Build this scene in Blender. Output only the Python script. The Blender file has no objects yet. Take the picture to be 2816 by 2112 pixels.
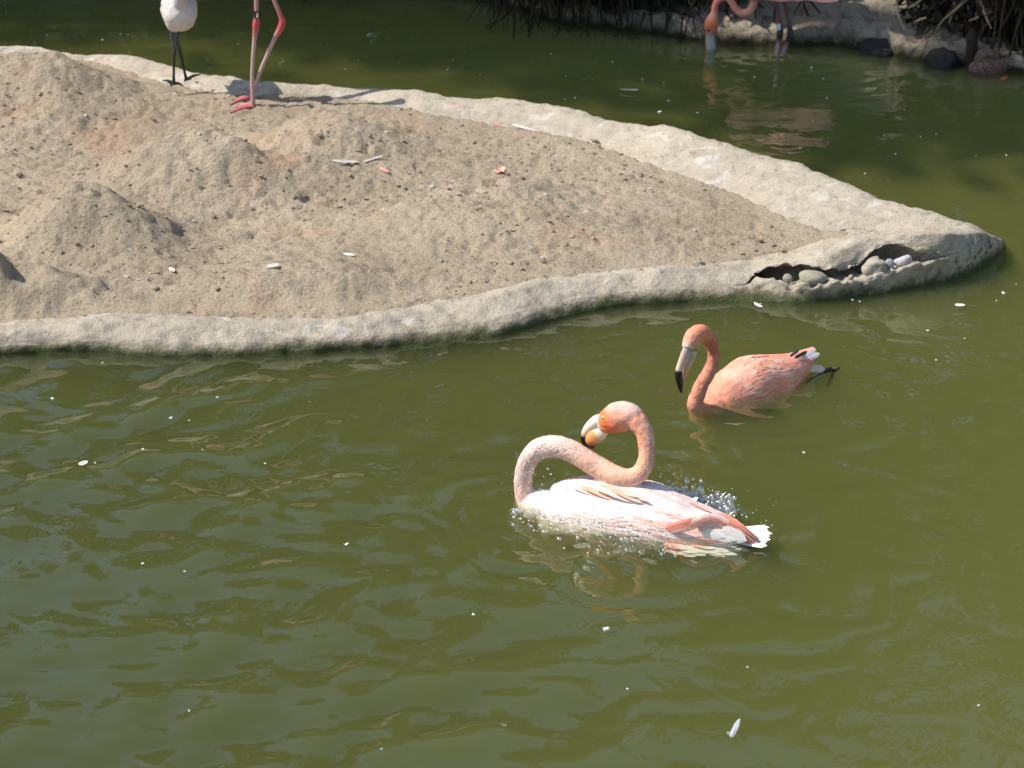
import bpy, bmesh, math, random
import numpy as np
from mathutils import Vector, Matrix

random.seed(11)
rng = np.random.default_rng(11)
R = math.radians
scene = bpy.context.scene

# ------------------------------------------------------------------ camera, sky, sun, exposure
CAM_H, PITCH, FPX = 1.92, R(22.5), 6000.0          # FPX: focal length in pixels of the 2816 px wide photograph
cam_data = bpy.data.cameras.new('camera')
cam = bpy.data.objects.new('camera', cam_data)
scene.collection.objects.link(cam)
cam.location = (0, 0, CAM_H)
cam.rotation_euler = (R(90) - PITCH, 0, 0)
cam_data.sensor_width = 36.0
cam_data.lens = 36.0 * FPX / 2816.0
cam_data.clip_start, cam_data.clip_end = 0.05, 500.0
cam_data.dof.use_dof = True
cam_data.dof.focus_distance = 4.7
cam_data.dof.aperture_fstop = 10.0
scene.camera = cam

SUN_EL, SHADOW_AZ = R(50), R(5)                    # shadows run to the right and a little away
to_sun = Vector((-math.cos(SHADOW_AZ) * math.cos(SUN_EL), -math.sin(SHADOW_AZ) * math.cos(SUN_EL), math.sin(SUN_EL)))
world = bpy.data.worlds.new('World'); scene.world = world; world.use_nodes = True
wn = world.node_tree; wn.nodes.clear()
sky = wn.nodes.new('ShaderNodeTexSky'); sky.sky_type = 'NISHITA'; sky.sun_disc = False
sky.sun_elevation = SUN_EL
sky.sun_rotation = math.atan2(to_sun.x, to_sun.y) % (2 * math.pi)
bg = wn.nodes.new('ShaderNodeBackground'); bg.inputs['Strength'].default_value = 0.15
wo = wn.nodes.new('ShaderNodeOutputWorld')
wn.links.new(sky.outputs[0], bg.inputs[0]); wn.links.new(bg.outputs[0], wo.inputs[0])
sun_d = bpy.data.lights.new('sun', 'SUN'); sun_d.energy = 4.9; sun_d.angle = R(0.53); sun_d.color = (1.0, 0.94, 0.85)
sun = bpy.data.objects.new('sun', sun_d); scene.collection.objects.link(sun)
sun.rotation_euler = to_sun.to_track_quat('Z', 'Y').to_euler(); sun.location = to_sun * 20
scene.view_settings.view_transform = 'Standard'; scene.view_settings.look = 'None'
scene.view_settings.exposure = 0.2; scene.view_settings.gamma = 1.0
scene.render.engine = 'CYCLES'
cy = scene.cycles
cy.use_denoising = True; cy.max_bounces = 8; cy.volume_bounces = 1; cy.transparent_max_bounces = 12
cy.caustics_reflective = False; cy.caustics_refractive = False
cy.sample_clamp_indirect = 4.0
cy.use_adaptive_sampling = False

# ------------------------------------------------------------------ pixels to places
FWD = np.array([0, math.cos(PITCH), -math.sin(PITCH)]); UP = np.array([0, math.sin(PITCH), math.cos(PITCH)])
RT = np.array([1.0, 0, 0]); EYE = np.array([0, 0, CAM_H])
def ray(px, py): return FWD * FPX + RT * (px - 1408) + UP * (1056 - py)
def at_z(px, py, z=0.0):
    d = ray(px, py); return EYE + d * ((z - CAM_H) / d[2])
OV = 2816 / 2212.0
def oz(x, y, z=0.0): return at_z(x * OV, y * OV, z)            # overview pixels
class VPlane:                                                 # vertical plane through two waterline points
    def __init__(s, a, b, off=0.0):
        s.p = at_z(*a); q = at_z(*b)
        s.t = (q - s.p); s.t[2] = 0; s.t /= np.linalg.norm(s.t)
        s.n = np.array([-s.t[1], s.t[0], 0])
        if s.n[1] < 0: s.n = -s.n                              # away from the camera
        s.p = s.p + s.n * off
    def __call__(s, px, py, off=0.0):
        d = ray(px, py); o = s.p + s.n * off
        k = np.dot(o - EYE, s.n) / np.dot(d, s.n)
        return EYE + d * k

# ------------------------------------------------------------------ noise
def _h(ix, iy, iz, seed):
    h = (ix * 374761393 + iy * 668265263 + iz * 1442695041 + seed * 974634777) & 0xffffffff
    h = ((h ^ (h >> 13)) * 1274126177) & 0xffffffff
    return ((h ^ (h >> 16)) & 0xffff) / 32767.5 - 1.0
def vnoise(p, seed=0):
    p = np.asarray(p, float)
    if p.shape[1] == 2: p = np.concatenate([p, np.zeros((len(p), 1))], 1)
    i = np.floor(p).astype(np.int64); f = p - i; f = f * f * f * (f * (f * 6 - 15) + 10)
    r = 0
    for a in (0, 1):
        wa = f[:, 0] if a else 1 - f[:, 0]
        for b in (0, 1):
            wb = f[:, 1] if b else 1 - f[:, 1]
            for c in (0, 1):
                wc = f[:, 2] if c else 1 - f[:, 2]
                r = r + wa * wb * wc * _h(i[:, 0] + a, i[:, 1] + b, i[:, 2] + c, seed)
    return r
def fbm(p, oct=4, seed=0, gain=0.5, lac=2.03):
    p = np.asarray(p, float); r = 0; a = 1.0
    for k in range(oct):
        r = r + a * vnoise(p * lac ** k + 17.3 * k, seed + k); a *= gain
    return r
def sstep(a, b, x):
    t = np.clip((x - a) / (b - a), 0, 1); return t * t * (3 - 2 * t)

# ------------------------------------------------------------------ mesh and object helpers
COL = scene.collection
def mesh_obj(name, verts, faces, mat, parent=None, cols=None, smooth=True):
    me = bpy.data.meshes.new(name)
    v = np.asarray(verts, float)
    if parent is not None: v = v - np.array(parent['_o'])
    me.from_pydata([tuple(x) for x in v], [], [tuple(f) for f in faces])
    if cols is not None:
        a = me.color_attributes.new('Col', 'FLOAT_COLOR', 'POINT')
        c = np.ones((len(v), 4), np.float32); c[:, :3] = np.asarray(cols)
        a.data.foreach_set('color', c.ravel())
    if smooth: me.polygons.foreach_set('use_smooth', [True] * len(me.polygons))
    me.materials.append(mat); me.update()
    o = bpy.data.objects.new(name, me); COL.objects.link(o)
    if parent is not None: o.parent = parent; o['_o'] = list(parent['_o'])
    return o
def grid_faces(nu, nv, base=0, wrap_u=False, wrap_v=False):
    fs = []
    for i in range(nu if wrap_u else nu - 1):
        i2 = (i + 1) % nu
        for j in range(nv if wrap_v else nv - 1):
            j2 = (j + 1) % nv
            fs.append((base + i * nv + j, base + i2 * nv + j, base + i2 * nv + j2, base + i * nv + j2))
    return fs
def thing(name, loc, label, cat, group=None):
    o = bpy.data.objects.new(name, None); COL.objects.link(o)
    o.empty_display_size = 0.05; o.location = tuple(loc); o['_o'] = [float(x) for x in loc]
    return tag(o, label, cat, group)
def tag(o, label=None, cat=None, group=None, kind=None):
    if label: o['label'] = label
    if cat: o['category'] = cat
    if group: o['group'] = group
    if kind: o['kind'] = kind
    return o
class MB:
    def __init__(s): s.v = []; s.f = []; s.c = []
    def add(s, v, f, c=(1, 1, 1)):
        b = len(s.v); v = np.asarray(v, float)
        s.v.extend(v.tolist()); s.f.extend([tuple(i + b for i in q) for q in f])
        c = np.asarray(c, float)
        s.c.extend((np.tile(c, (len(v), 1)) if c.ndim == 1 else c).tolist())
    def build(s, name, mat, parent=None, smooth=True):
        return mesh_obj(name, s.v, s.f, mat, parent, s.c, smooth)
def crom(P, n):
    P = np.asarray(P, float); m = len(P)
    seg = np.r_[0, np.cumsum(np.linalg.norm(np.diff(P[:, :3], axis=0), axis=1) ** 0.5 + 1e-9)]
    t = np.linspace(0, seg[-1], n); out = np.zeros((n, P.shape[1]))
    T = np.zeros_like(P)
    for k in range(m):
        a, b = max(k - 1, 0), min(k + 1, m - 1)
        T[k] = (P[b] - P[a]) / (seg[b] - seg[a])
    for i, x in enumerate(t):
        k = min(max(np.searchsorted(seg, x) - 1, 0), m - 2); h = seg[k + 1] - seg[k]; u = (x - seg[k]) / h
        out[i] = ((2*u**3 - 3*u**2 + 1) * P[k] + (u**3 - 2*u**2 + u) * h * T[k] + (-2*u**3 + 3*u**2) * P[k+1] + (u**3 - u**2) * h * T[k+1])
    return out
def tube(P, ra, rb=None, side=None, n=None, k=14, cap=True):
    """P centreline points, ra radius along side, rb radius across it; returns verts, faces"""
    P = np.asarray(P, float); ra = np.asarray(ra, float) * np.ones(len(P)); rb = ra if rb is None else np.asarray(rb, float) * np.ones(len(P))
    n = n or len(P) * 5
    Q = crom(np.c_[P, ra, rb], n); C = Q[:, :3]; A = np.maximum(Q[:, 3], 1e-4); B = np.maximum(Q[:, 4], 1e-4)
    T = np.gradient(C, axis=0); T /= np.linalg.norm(T, axis=1)[:, None] + 1e-12
    if side is None:
        s0 = np.cross(T[0], [0.3, 0.2, 1.0]); s0 /= np.linalg.norm(s0)
    else: s0 = np.asarray(side, float)
    th = np.linspace(0, 2 * np.pi, k, endpoint=False); V = []; s = s0
    for i in range(n):
        s = (s0 if side is not None else s) ; s = s - T[i] * np.dot(s, T[i]); s = s / (np.linalg.norm(s) + 1e-12)
        w = np.cross(T[i], s)
        V.append(C[i] + np.outer(np.cos(th) * A[i], s) + np.outer(np.sin(th) * B[i], w))
    V = np.concatenate(V); F = grid_faces(n, k, wrap_v=True)
    if cap:
        V = np.concatenate([V, [C[0] - T[0] * min(A[0], B[0]) * 0.5, C[-1] + T[-1] * min(A[-1], B[-1]) * 0.5]])
        a, b = n * k, n * k + 1
        F += [(a, (j + 1) % k, j) for j in range(k)]
        F += [(b, (n - 1) * k + j, (n - 1) * k + (j + 1) % k) for j in range(k)]
    return V, F
def ellipsoid(c, ax, ra, n=14, k=18):
    """ax: 3x3 rows of axes"""
    V = []; ax = np.asarray(ax, float)
    for i in range(n + 1):
        p = math.pi * i / n
        for j in range(k):
            q = 2 * math.pi * j / k
            l = np.array([math.cos(p) * ra[0], math.sin(p) * math.cos(q) * ra[1], math.sin(p) * math.sin(q) * ra[2]])
            V.append(np.asarray(c) + l @ ax)
    return np.array(V), grid_faces(n + 1, k, wrap_v=True)
def skin(name, tubes, voxel, mat, parent, colfn, disp=None, smooth_iter=3):
    """joins overlapping tubes into one continuous surface"""
    mb = MB()
    for v, f in tubes: mb.add(v, f)
    me = bpy.data.meshes.new('tmp'); me.from_pydata([tuple(x) for x in mb.v], [], mb.f)
    o = bpy.data.objects.new('tmp', me); COL.objects.link(o)
    m = o.modifiers.new('r', 'REMESH'); m.mode = 'VOXEL'; m.voxel_size = voxel
    sm = o.modifiers.new('s', 'SMOOTH'); sm.factor = 0.5; sm.iterations = smooth_iter
    dg = bpy.context.evaluated_depsgraph_get(); ev = o.evaluated_get(dg); m2 = ev.to_mesh()
    n = len(m2.vertices); co = np.zeros(n * 3); m2.vertices.foreach_get('co', co); co = co.reshape(-1, 3)
    no = np.zeros(n * 3); m2.vertices.foreach_get('normal', no); no = no.reshape(-1, 3)
    faces = [tuple(p.vertices) for p in m2.polygons]
    ev.to_mesh_clear(); bpy.data.objects.remove(o); bpy.data.meshes.remove(me)
    cols = colfn(co)
    if disp is not None: co = co + no * disp(co)[:, None]
    return mesh_obj(name, co, faces, mat, parent, cols)
def feather(mb, root, d, nrm, L, W, bend=0.0, col=(1, 1, 1), tipcol=None, n=6, shape=0.55):
    """one blade: root point, direction, outward normal"""
    root = np.asarray(root, float); d = np.asarray(d, float) / np.linalg.norm(d)
    nrm = np.asarray(nrm, float); nrm = nrm - d * np.dot(nrm, d); nrm /= np.linalg.norm(nrm) + 1e-9; s = np.cross(nrm, d)
    V = []; C = []
    for i in range(n + 1):
        t = i / n
        w = W * 0.5 * (min(1, t / 0.25 + 0.35)) * (1 - max(0, (t - shape) / (1 - shape)) ** 2.2 * 0.97)
        c = root + d * L * t + nrm * (bend * L * t * t)
        V += [c - s * w, c + nrm * W * 0.06, c + s * w]
        k = np.asarray(col) if tipcol is None else np.asarray(col) * (1 - t ** 2) + np.asarray(tipcol) * t ** 2
        C += [k * 0.96, k, k * 0.96]
    mb.add(V, grid_faces(n + 1, 3), np.clip(C, 0, 1))

# ------------------------------------------------------------------ materials
class NT:
    def __init__(s, name):
        s.m = bpy.data.materials.new(name); s.m.use_nodes = True; s.t = s.m.node_tree; s.t.nodes.clear()
        s.out = s.t.nodes.new('ShaderNodeOutputMaterial')
    def n(s, typ, **kw):
        x = s.t.nodes.new('ShaderNode' + typ)
        for k, v in kw.items(): setattr(x, k, v)
        return x
    def l(s, a, b): s.t.links.new(a, b)
    def val(s, sock, v):
        if hasattr(v, 'is_output') or isinstance(v, bpy.types.NodeSocket): s.l(v, sock)
        else: sock.default_value = v
    def noise(s, scale, detail=4, rough=0.55, vec=None, dist=0.0):
        x = s.n('TexNoise'); x.inputs['Scale'].default_value = scale; x.inputs['Detail'].default_value = detail
        x.inputs['Roughness'].default_value = rough; x.inputs['Distortion'].default_value = dist
        s.l(vec if vec is not None else s.pos(), x.inputs['Vector']); return x.outputs['Fac']
    def pos(s):
        if not hasattr(s, '_g'): s._g = s.n('NewGeometry')
        return s._g.outputs['Position']
    def ramp(s, fac, stops):
        x = s.n('ValToRGB'); e = x.color_ramp.elements
        while len(e) < len(stops): e.new(0.5)
        for k, (p, c) in enumerate(stops):
            e[k].position = p; e[k].color = (c, c, c, 1) if isinstance(c, (int, float)) else (*c, 1)
        s.l(fac, x.inputs[0]); return x.outputs[0]
    def mix(s, fac, a, b, mode='MIX'):
        x = s.n('Mix', data_type='RGBA', blend_type=mode)
        s.val(x.inputs[0], fac)
        for sock, v in ((x.inputs[6], a), (x.inputs[7], b)):
            s.val(sock, (*v, 1) if isinstance(v, tuple) and len(v) == 3 else v)
        return x.outputs[2]
    def math(s, op, a, b=0.0, c=0.0):
        x = s.n('Math', operation=op); s.val(x.inputs[0], a); s.val(x.inputs[1], b); s.val(x.inputs[2], c); return x.outputs[0]
    def sepz(s):
        x = s.n('SeparateXYZ'); s.l(s.pos(), x.inputs[0]); return x.outputs
    def bump(s, h, strength=0.5, dist=0.01, prev=None):
        x = s.n('Bump'); x.inputs['Strength'].default_value = strength; x.inputs['Distance'].default_value = dist
        s.l(h, x.inputs['Height'])
        if prev is not None: s.l(prev, x.inputs['Normal'])
        return x.outputs[0]
    def bsdf(s, col, rough=0.7, normal=None, spec=0.3, **kw):
        b = s.n('BsdfPrincipled'); s.val(b.inputs['Base Color'], (*col, 1) if isinstance(col, tuple) and len(col) == 3 else col)
        s.val(b.inputs['Roughness'], rough); s.val(b.inputs['Specular IOR Level'], spec)
        if normal is not None: s.l(normal, b.inputs['Normal'])
        for k, v in kw.items(): s.val(b.inputs[k], v)
        s.l(b.outputs[0], s.out.inputs['Surface']); return s.m
    def attr(s, name='Col'):
        x = s.n('Attribute', attribute_name=name); return x.outputs['Color']
def attr_mat(name, rough=0.7, nscale=60.0, namt=0.25, bump=0.3, bdist=0.002, spec=0.3, bscale=None, **kw):
    t = NT(name); nz = t.noise(nscale, 5, 0.6)
    c = t.mix(1.0, t.attr(), t.ramp(nz, [(0.3, 1 - namt), (0.7, 1.0)]), 'MULTIPLY')
    nb = t.noise(bscale or nscale * 2, 4, 0.6)
    return t.bsdf(c, rough, t.bump(nb, bump, bdist), spec, **kw)

def make_sand():
    t = NT('dry_mud')
    big = t.noise(2.2, 4, 0.55); mid = t.noise(14, 5, 0.6); fine = t.noise(85, 6, 0.7)
    c = t.mix(t.ramp(big, [(0.35, 0.0), (0.65, 1.0)]), (0.46, 0.372, 0.265), (0.56, 0.458, 0.33))
    c = t.mix(t.ramp(mid, [(0.36, 0.42), (0.52, 0.0)]), c, (0.31, 0.25, 0.175))
    c = t.mix(t.ramp(fine, [(0.34, 0.75), (0.44, 0.0)]), c, (0.19, 0.145, 0.095))
    c = t.mix(t.ramp(t.noise(3.1, 3, 0.5, dist=0.4), [(0.58, 0.0), (0.70, 0.5)]), c, (0.52, 0.33, 0.21))
    w = t.math('MULTIPLY', t.ramp(t.noise(42, 3, 0.5, dist=1.2), [(0.64, 0.0), (0.67, 1.0)]), t.ramp(t.noise(2.7, 2), [(0.45, 0.0), (0.6, 1.0)]))
    c = t.mix(t.math('MULTIPLY', w, 0.75), c, (0.62, 0.60, 0.55))
    b = t.bump(fine, 0.95, 0.018); b = t.bump(t.noise(260, 3, 0.6), 0.45, 0.004, b)
    return t.bsdf(c, 0.95, b, 0.1)
def make_kerb():
    t = NT('weathered_concrete')
    big = t.noise(3.0, 4, 0.6); mid = t.noise(22, 5, 0.6); fine = t.noise(150, 5, 0.7)
    c = t.mix(t.ramp(big, [(0.3, 0.0), (0.7, 1.0)]), (0.43, 0.375, 0.295), (0.545, 0.472, 0.365))
    c = t.mix(t.ramp(mid, [(0.33, 0.45), (0.52, 0.0)]), c, (0.27, 0.235, 0.18))
    c = t.mix(t.ramp(fine, [(0.30, 0.55), (0.42, 0.0)]), c, (0.18, 0.15, 0.11))
    c = t.mix(t.ramp(t.noise(9, 3, 0.5, dist=1.5), [(0.60, 0.0), (0.70, 0.6)]), c, (0.66, 0.63, 0.57))
    vo = t.n('TexVoronoi', feature='DISTANCE_TO_EDGE'); vo.inputs['Scale'].default_value = 5.5
    wv = t.n('VectorMath', operation='ADD'); t.l(t.pos(), wv.inputs[0]); nv = t.n('TexNoise'); nv.inputs['Scale'].default_value = 9; t.l(t.pos(), nv.inputs['Vector'])
    sv = t.n('VectorMath', operation='SCALE'); t.l(nv.outputs['Color'], sv.inputs[0]); sv.inputs['Scale'].default_value = 0.12; t.l(sv.outputs[0], wv.inputs[1]); t.l(wv.outputs[0], vo.inputs['Vector'])
    crack = t.math('MULTIPLY', t.ramp(vo.outputs['Distance'], [(0.0, 1.0), (0.016, 0.0)]), t.ramp(t.noise(2.3, 3), [(0.50, 0.0), (0.62, 0.4)]))
    c = t.mix(crack, c, (0.10, 0.085, 0.06))
    x = t.sepz(); z = x[2]
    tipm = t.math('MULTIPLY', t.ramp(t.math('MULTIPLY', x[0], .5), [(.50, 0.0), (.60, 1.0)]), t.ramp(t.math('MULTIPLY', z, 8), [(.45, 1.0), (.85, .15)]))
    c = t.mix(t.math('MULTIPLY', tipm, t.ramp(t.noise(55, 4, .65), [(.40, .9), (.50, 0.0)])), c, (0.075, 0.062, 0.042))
    c = t.mix(t.math('MULTIPLY', t.ramp(t.noise(34, 4, .7), [(.34, .55), (.42, 0.0)]), 1.0), c, (0.20, 0.165, 0.12))
    zz = t.math('ADD', z, t.math('MULTIPLY', t.math('SUBTRACT', t.noise(26, 5, 0.65), 0.5), 0.055))
    wet = t.ramp(t.math('MULTIPLY', zz, 10), [(0.13, 0.0), (0.36, 1.0)])
    algae = t.ramp(t.math('MULTIPLY', zz, 10), [(0.03, 0.0), (0.22, 1.0)])
    c = t.mix(wet, t.mix(1.0, c, (0.5, 0.49, 0.42), 'MULTIPLY'), c)
    c = t.mix(algae, t.mix(fine, (0.022, 0.034, 0.008), (0.075, 0.090, 0.022)), c)
    b = t.bump(mid, 0.6, 0.018); b = t.bump(fine, 0.7, 0.009, b)
    r = t.ramp(wet, [(0.0, 0.5), (1.0, 0.9)])
    return t.bsdf(c, r, b, 0.25)
def make_bank():
    t = NT('bank_mud')
    big = t.noise(4.0, 5, 0.6); mid = t.noise(24, 5, 0.65); fine = t.noise(120, 4, 0.7)
    c = t.mix(t.ramp(big, [(0.35, 0.0), (0.65, 1.0)]), (0.24, 0.205, 0.15), (0.36, 0.31, 0.235))
    c = t.mix(t.ramp(mid, [(0.35, 0.8), (0.52, 0.0)]), c, (0.13, 0.105, 0.07))
    z = t.sepz()[2]
    zz = t.math('ADD', z, t.math('MULTIPLY', t.math('SUBTRACT', t.noise(18, 4, 0.6), 0.5), 0.08))
    c = t.mix(t.ramp(t.math('MULTIPLY', zz, 10), [(0.1, 0.0), (0.45, 1.0)]), (0.035, 0.032, 0.015), c)
    b = t.bump(mid, 0.6, 0.03); b = t.bump(fine, 0.6, 0.01, b)
    return t.bsdf(c, 0.92, b, 0.15)
def make_water():
    t = NT('pond_water')
    nrm = t.bump(t.noise(11, 3, 0.5, dist=0.6), 0.10, 0.02)
    fr = t.n('Fresnel'); fr.inputs['IOR'].default_value = 1.43; t.l(nrm, fr.inputs['Normal'])
    gl = t.n('BsdfGlossy'); gl.inputs['Roughness'].default_value = 0.02; gl.inputs['Color'].default_value = (1, 1, 1, 1); t.l(nrm, gl.inputs['Normal'])
    tr = t.n('BsdfTransparent')
    mx = t.n('MixShader'); t.pos(); t.l(t.math('MULTIPLY', fr.outputs[0], t.math('SUBTRACT', 1.0, t._g.outputs['Backfacing'])), mx.inputs[0]); t.l(tr.outputs[0], mx.inputs[1]); t.l(gl.outputs[0], mx.inputs[2])
    t.l(mx.outputs[0], t.out.inputs['Surface'])
    sc = t.n('VolumeScatter'); sc.inputs['Color'].default_value = (0.150, 0.144, 0.053, 1); sc.inputs['Density'].default_value = 17.0; sc.inputs['Anisotropy'].default_value = -0.55
    ab = t.n('VolumeAbsorption'); ab.inputs['Color'].default_value = (0.45, 0.5, 0.1, 1); ab.inputs['Density'].default_value = 11.0
    ad = t.n('AddShader'); t.l(sc.outputs[0], ad.inputs[0]); t.l(ab.outputs[0], ad.inputs[1]); t.l(ad.outputs[0], t.out.inputs['Volume'])
    return t.m
def make_drop():
    t = NT('water_drop')
    gl = t.n('BsdfGlossy'); gl.inputs['Roughness'].default_value = 0.28; gl.inputs['Color'].default_value = (1, 1, 1, 1)
    tr = t.n('BsdfTransparent'); mx = t.n('MixShader')
    lw = t.n('LayerWeight'); lw.inputs['Blend'].default_value = 0.45
    t.l(t.math('ADD', t.math('MULTIPLY', lw.outputs['Facing'], 0.45), 0.28), mx.inputs[0])
    t.l(tr.outputs[0], mx.inputs[1]); t.l(gl.outputs[0], mx.inputs[2]); t.l(mx.outputs[0], t.out.inputs['Surface'])
    return t.m
def plain(name, col, rough=0.8, var=0.3, scale=40, spec=0.2, bump=0.3, bdist=0.003):
    t = NT(name); nz = t.noise(scale, 4, 0.6)
    c = t.mix(1.0, col, t.ramp(nz, [(0.3, 1 - var), (0.7, 1.0)]), 'MULTIPLY')
    return t.bsdf(c, rough, t.bump(t.noise(scale * 2.5, 4, 0.6), bump, bdist), spec)
M = dict(sand=make_sand(), kerb=make_kerb(), bank=make_bank(), water=make_water(), drop=make_drop(),
         plume=attr_mat('plumage', 0.75, 70, 0.18, 0.5, 0.004, 0.25),
         quill=attr_mat('feather', 0.7, 90, 0.15, 0.2, 0.001, 0.2),
         skin=attr_mat('leg_skin', 0.5, 120, 0.2, 0.4, 0.001, 0.4),
         bill=attr_mat('bill_horn', 0.35, 90, 0.12, 0.1, 0.001, 0.5),
         stone=attr_mat('stone', 0.85, 60, 0.35, 0.5, 0.004, 0.2),
         straw=attr_mat('dry_reed', 0.8, 50, 0.4, 0.3, 0.002, 0.15),
         leaf=attr_mat('foliage', 0.7, 20, 0.4, 0.1, 0.002, 0.15),
         bed=plain('pond_silt', (0.05, 0.05, 0.025), 0.95),
         clod=attr_mat('mud_clod', 0.95, 90, 0.35, 0.5, 0.003, 0.1),
         bark=plain('wet_wood', (0.045, 0.03, 0.02), 0.7))
#==STRUCTURE
# ------------------------------------------------------------------ island: concrete kerb swept round a sheet of dry mud
def base_z(y): return 0.050 + 0.022 * (y - 4.9)
FR = [((-420,778),(-420,718),(-420,692)), ((-200,772),(-200,714),(-200,690)), ((0,768),(0,712),(0,690)), ((150,762),(150,708),(150,686)), ((300,768),(300,702),(300,679)),
      ((450,770),(450,705),(450,682)), ((600,765),(600,703),(600,681)), ((750,757),(730,700),(720,681)), ((900,745),(850,685),(830,666)),
      ((1000,735),(950,668),(920,648)), ((1100,715),(1040,655),(1010,639)), ((1200,690),(1110,640),(1085,628)), ((1300,665),(1200,618),(1170,603)),
      ((1400,655),(1330,603),(1300,588)), ((1520,650),(1450,592),(1440,577)), ((1640,652),(1580,578),(1570,563)), ((1720,655),(1680,563),(1660,547)),
      ((1800,648),(1780,556),(1740,533)), ((1900,635),(1890,514),(1790,522)), ((2000,615),(1985,502),(1822,516)), ((2080,595),(2050,508),(1830,510)),
      ((2140,565),(2100,506),(1832,505)), ((2168,542),(2125,508),(1831,500)), ((2174,525),(2130,503),(1828,496))]
BK = [((2060,475),(1815,498)), ((1980,447),(1775,494)), ((1880,418),(1720,480)), ((1790,383),(1660,452)), ((1700,350),(1600,422)), ((1600,325),(1500,387)),
      ((1500,293),(1400,352)), ((1390,266),(1290,313)), ((1290,248),(1200,290)), ((1170,228),(1070,270)), ((1050,212),(950,250)), ((880,197),(800,220)),
      ((720,184),(660,203)), ((560,175),(530,205)), ((450,165),(440,195)), ((370,148),(330,170)), ((280,120),(230,140)), ((180,113),(150,128)), ((0,97),(-10,115)),
      ((-200,88),(-200,108)), ((-420,82),(-420,104))]
O_, C_, I_, fL_, fU_, dp_ = [], [], [], [], [], []
LO = np.array([(1600,600),(1655,597),(1700,612),(1790,606),(1850,601),(1900,587),(1960,572),(2010,562),(2060,556)], float)
HI = np.array([(1600,600),(1655,577),(1700,567),(1760,579),(1800,582),(1850,574),(1880,546),(1920,521),(1960,527),(2010,558),(2060,556)], float)
for k, (o, c, i) in enumerate(FR):
    tipf = max(0, min(1, (o[0] - 1640) / 350))
    O_.append(oz(*o, 0.0)); C_.append(oz(*c, 0.052 + 0.085 * tipf * (1 - .62 * max(0, min(1, (o[0] - 2040) / 125)))))
    p = oz(*i, 0.095); I_.append(oz(*i, base_z(p[1])))
    yl, yh = np.interp(o[0], LO[:, 0], LO[:, 1]), np.interp(o[0], HI[:, 0], HI[:, 1])
    fl, fh = (o[1] - yl) / (o[1] - c[1]), (o[1] - yh) / (o[1] - c[1])
    ins = 1.0 if 1600 < o[0] < 2060 else 0.0
    fL_.append(min(max(fl, .2), .8) if ins else 0.5); fU_.append(min(max(fh, fl), .93) if ins else 0.5); dp_.append(ins)
for (c, i) in BK:
    p = oz(*i, 0.11); C_.append(oz(*c, base_z(p[1]) + (0.022 + 0.030 * sstep(900, 1500, c[0])) * (1 - .45 * sstep(1950, 2080, c[0])))); I_.append(oz(*i, base_z(p[1])))
    O_.append(None); fL_.append(0.5); fU_.append(0.5); dp_.append(0.0)
nF = len(FR)
for k in range(nF, len(C_)):
    a, b = C_[max(k - 1, 0)], C_[min(k + 1, len(C_) - 1)]
    t = (b - a); nrm = np.array([t[1], -t[0], 0]); nrm /= np.linalg.norm(nrm)
    q = C_[k] + nrm * 0.13; q[2] = 0.0; O_[k] = q
O_, C_, I_ = map(np.array, (O_, C_, I_))
NS = 900
seg = np.r_[0, np.cumsum(np.linalg.norm(np.diff(C_, axis=0), axis=1) + 0.3 * np.linalg.norm(np.diff(O_, axis=0), axis=1))]
us = np.linspace(0, seg[-1], NS)
def rs(A):
    A = np.asarray(A, float)
    if A.ndim == 1: A = A[:, None]
    T = np.gradient(A, axis=0) / np.gradient(seg)[:, None]
    out = np.zeros((NS, A.shape[1]))
    for n, x in enumerate(us):
        k = min(max(np.searchsorted(seg, x) - 1, 0), len(seg) - 2); h = seg[k+1] - seg[k]; u = (x - seg[k]) / h
        out[n] = (2*u**3-3*u**2+1)*A[k] + (u**3-2*u**2+u)*h*T[k] + (-2*u**3+3*u**2)*A[k+1] + (u**3-u**2)*h*T[k+1]
    return out
def rl(a): return np.interp(us, seg, a)
Oc, Cc, Ic = rs(O_), rs(C_), rs(I_)
# cave: opening traced on the resampled front face
fl, fu, dep = np.full(NS, .5), np.full(NS, .5), np.zeros(NS)
def proj(P):
    d = P - EYE; k = FPX / (d @ FWD); return np.c_[1408 + (d @ RT) * k, 1056 - (d @ UP) * k] / OV
po, pc = proj(Oc), proj(Cc)
frontmask = us < seg[nF - 1]
for n in range(NS):
    if not frontmask[n] or po[n, 0] < 1640 or po[n, 0] > 2040: continue
    lo = hi = None
    for f in np.linspace(0.05, 0.98, 60):
        q = po[n] * (1 - f) + pc[n] * f
        yl, yh = np.interp(q[0], LO[:, 0], LO[:, 1]), np.interp(q[0], HI[:, 0], HI[:, 1])
        if yh < q[1] < yl:
            lo = f if lo is None else lo; hi = f
    if lo is not None and hi > lo: fl[n], fu[n], dep[n] = lo, hi, 1.0
gw = np.exp(-0.5 * (np.arange(-6, 7) / 2.0) ** 2); gw /= gw.sum()
fl, fu, dep = (np.convolve(np.pad(a, 6, mode='edge'), gw, 'valid') for a in (fl, fu, dep))
rows = []; inw = Ic - Oc; inw[:, 2] = 0; inw /= np.linalg.norm(inw, axis=1)[:, None]
def face(f):                                                    # bulging face between waterline and crest
    f = np.asarray(f)
    e = f ** 0.82
    P = Oc + (Cc - Oc) * np.c_[f, f, e]
    P = P - inw * (0.012 * np.sin(np.pi * f))[:, None]; return P
one = np.ones(NS)
rows.append(Oc + np.array([0, 0, -0.8])); rows.append(Oc - inw * 0.004 + np.array([0, 0, -0.10])); rows.append(Oc - inw * 0.004 + np.array([0, 0, -0.03]))
NLOW = 12
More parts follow.
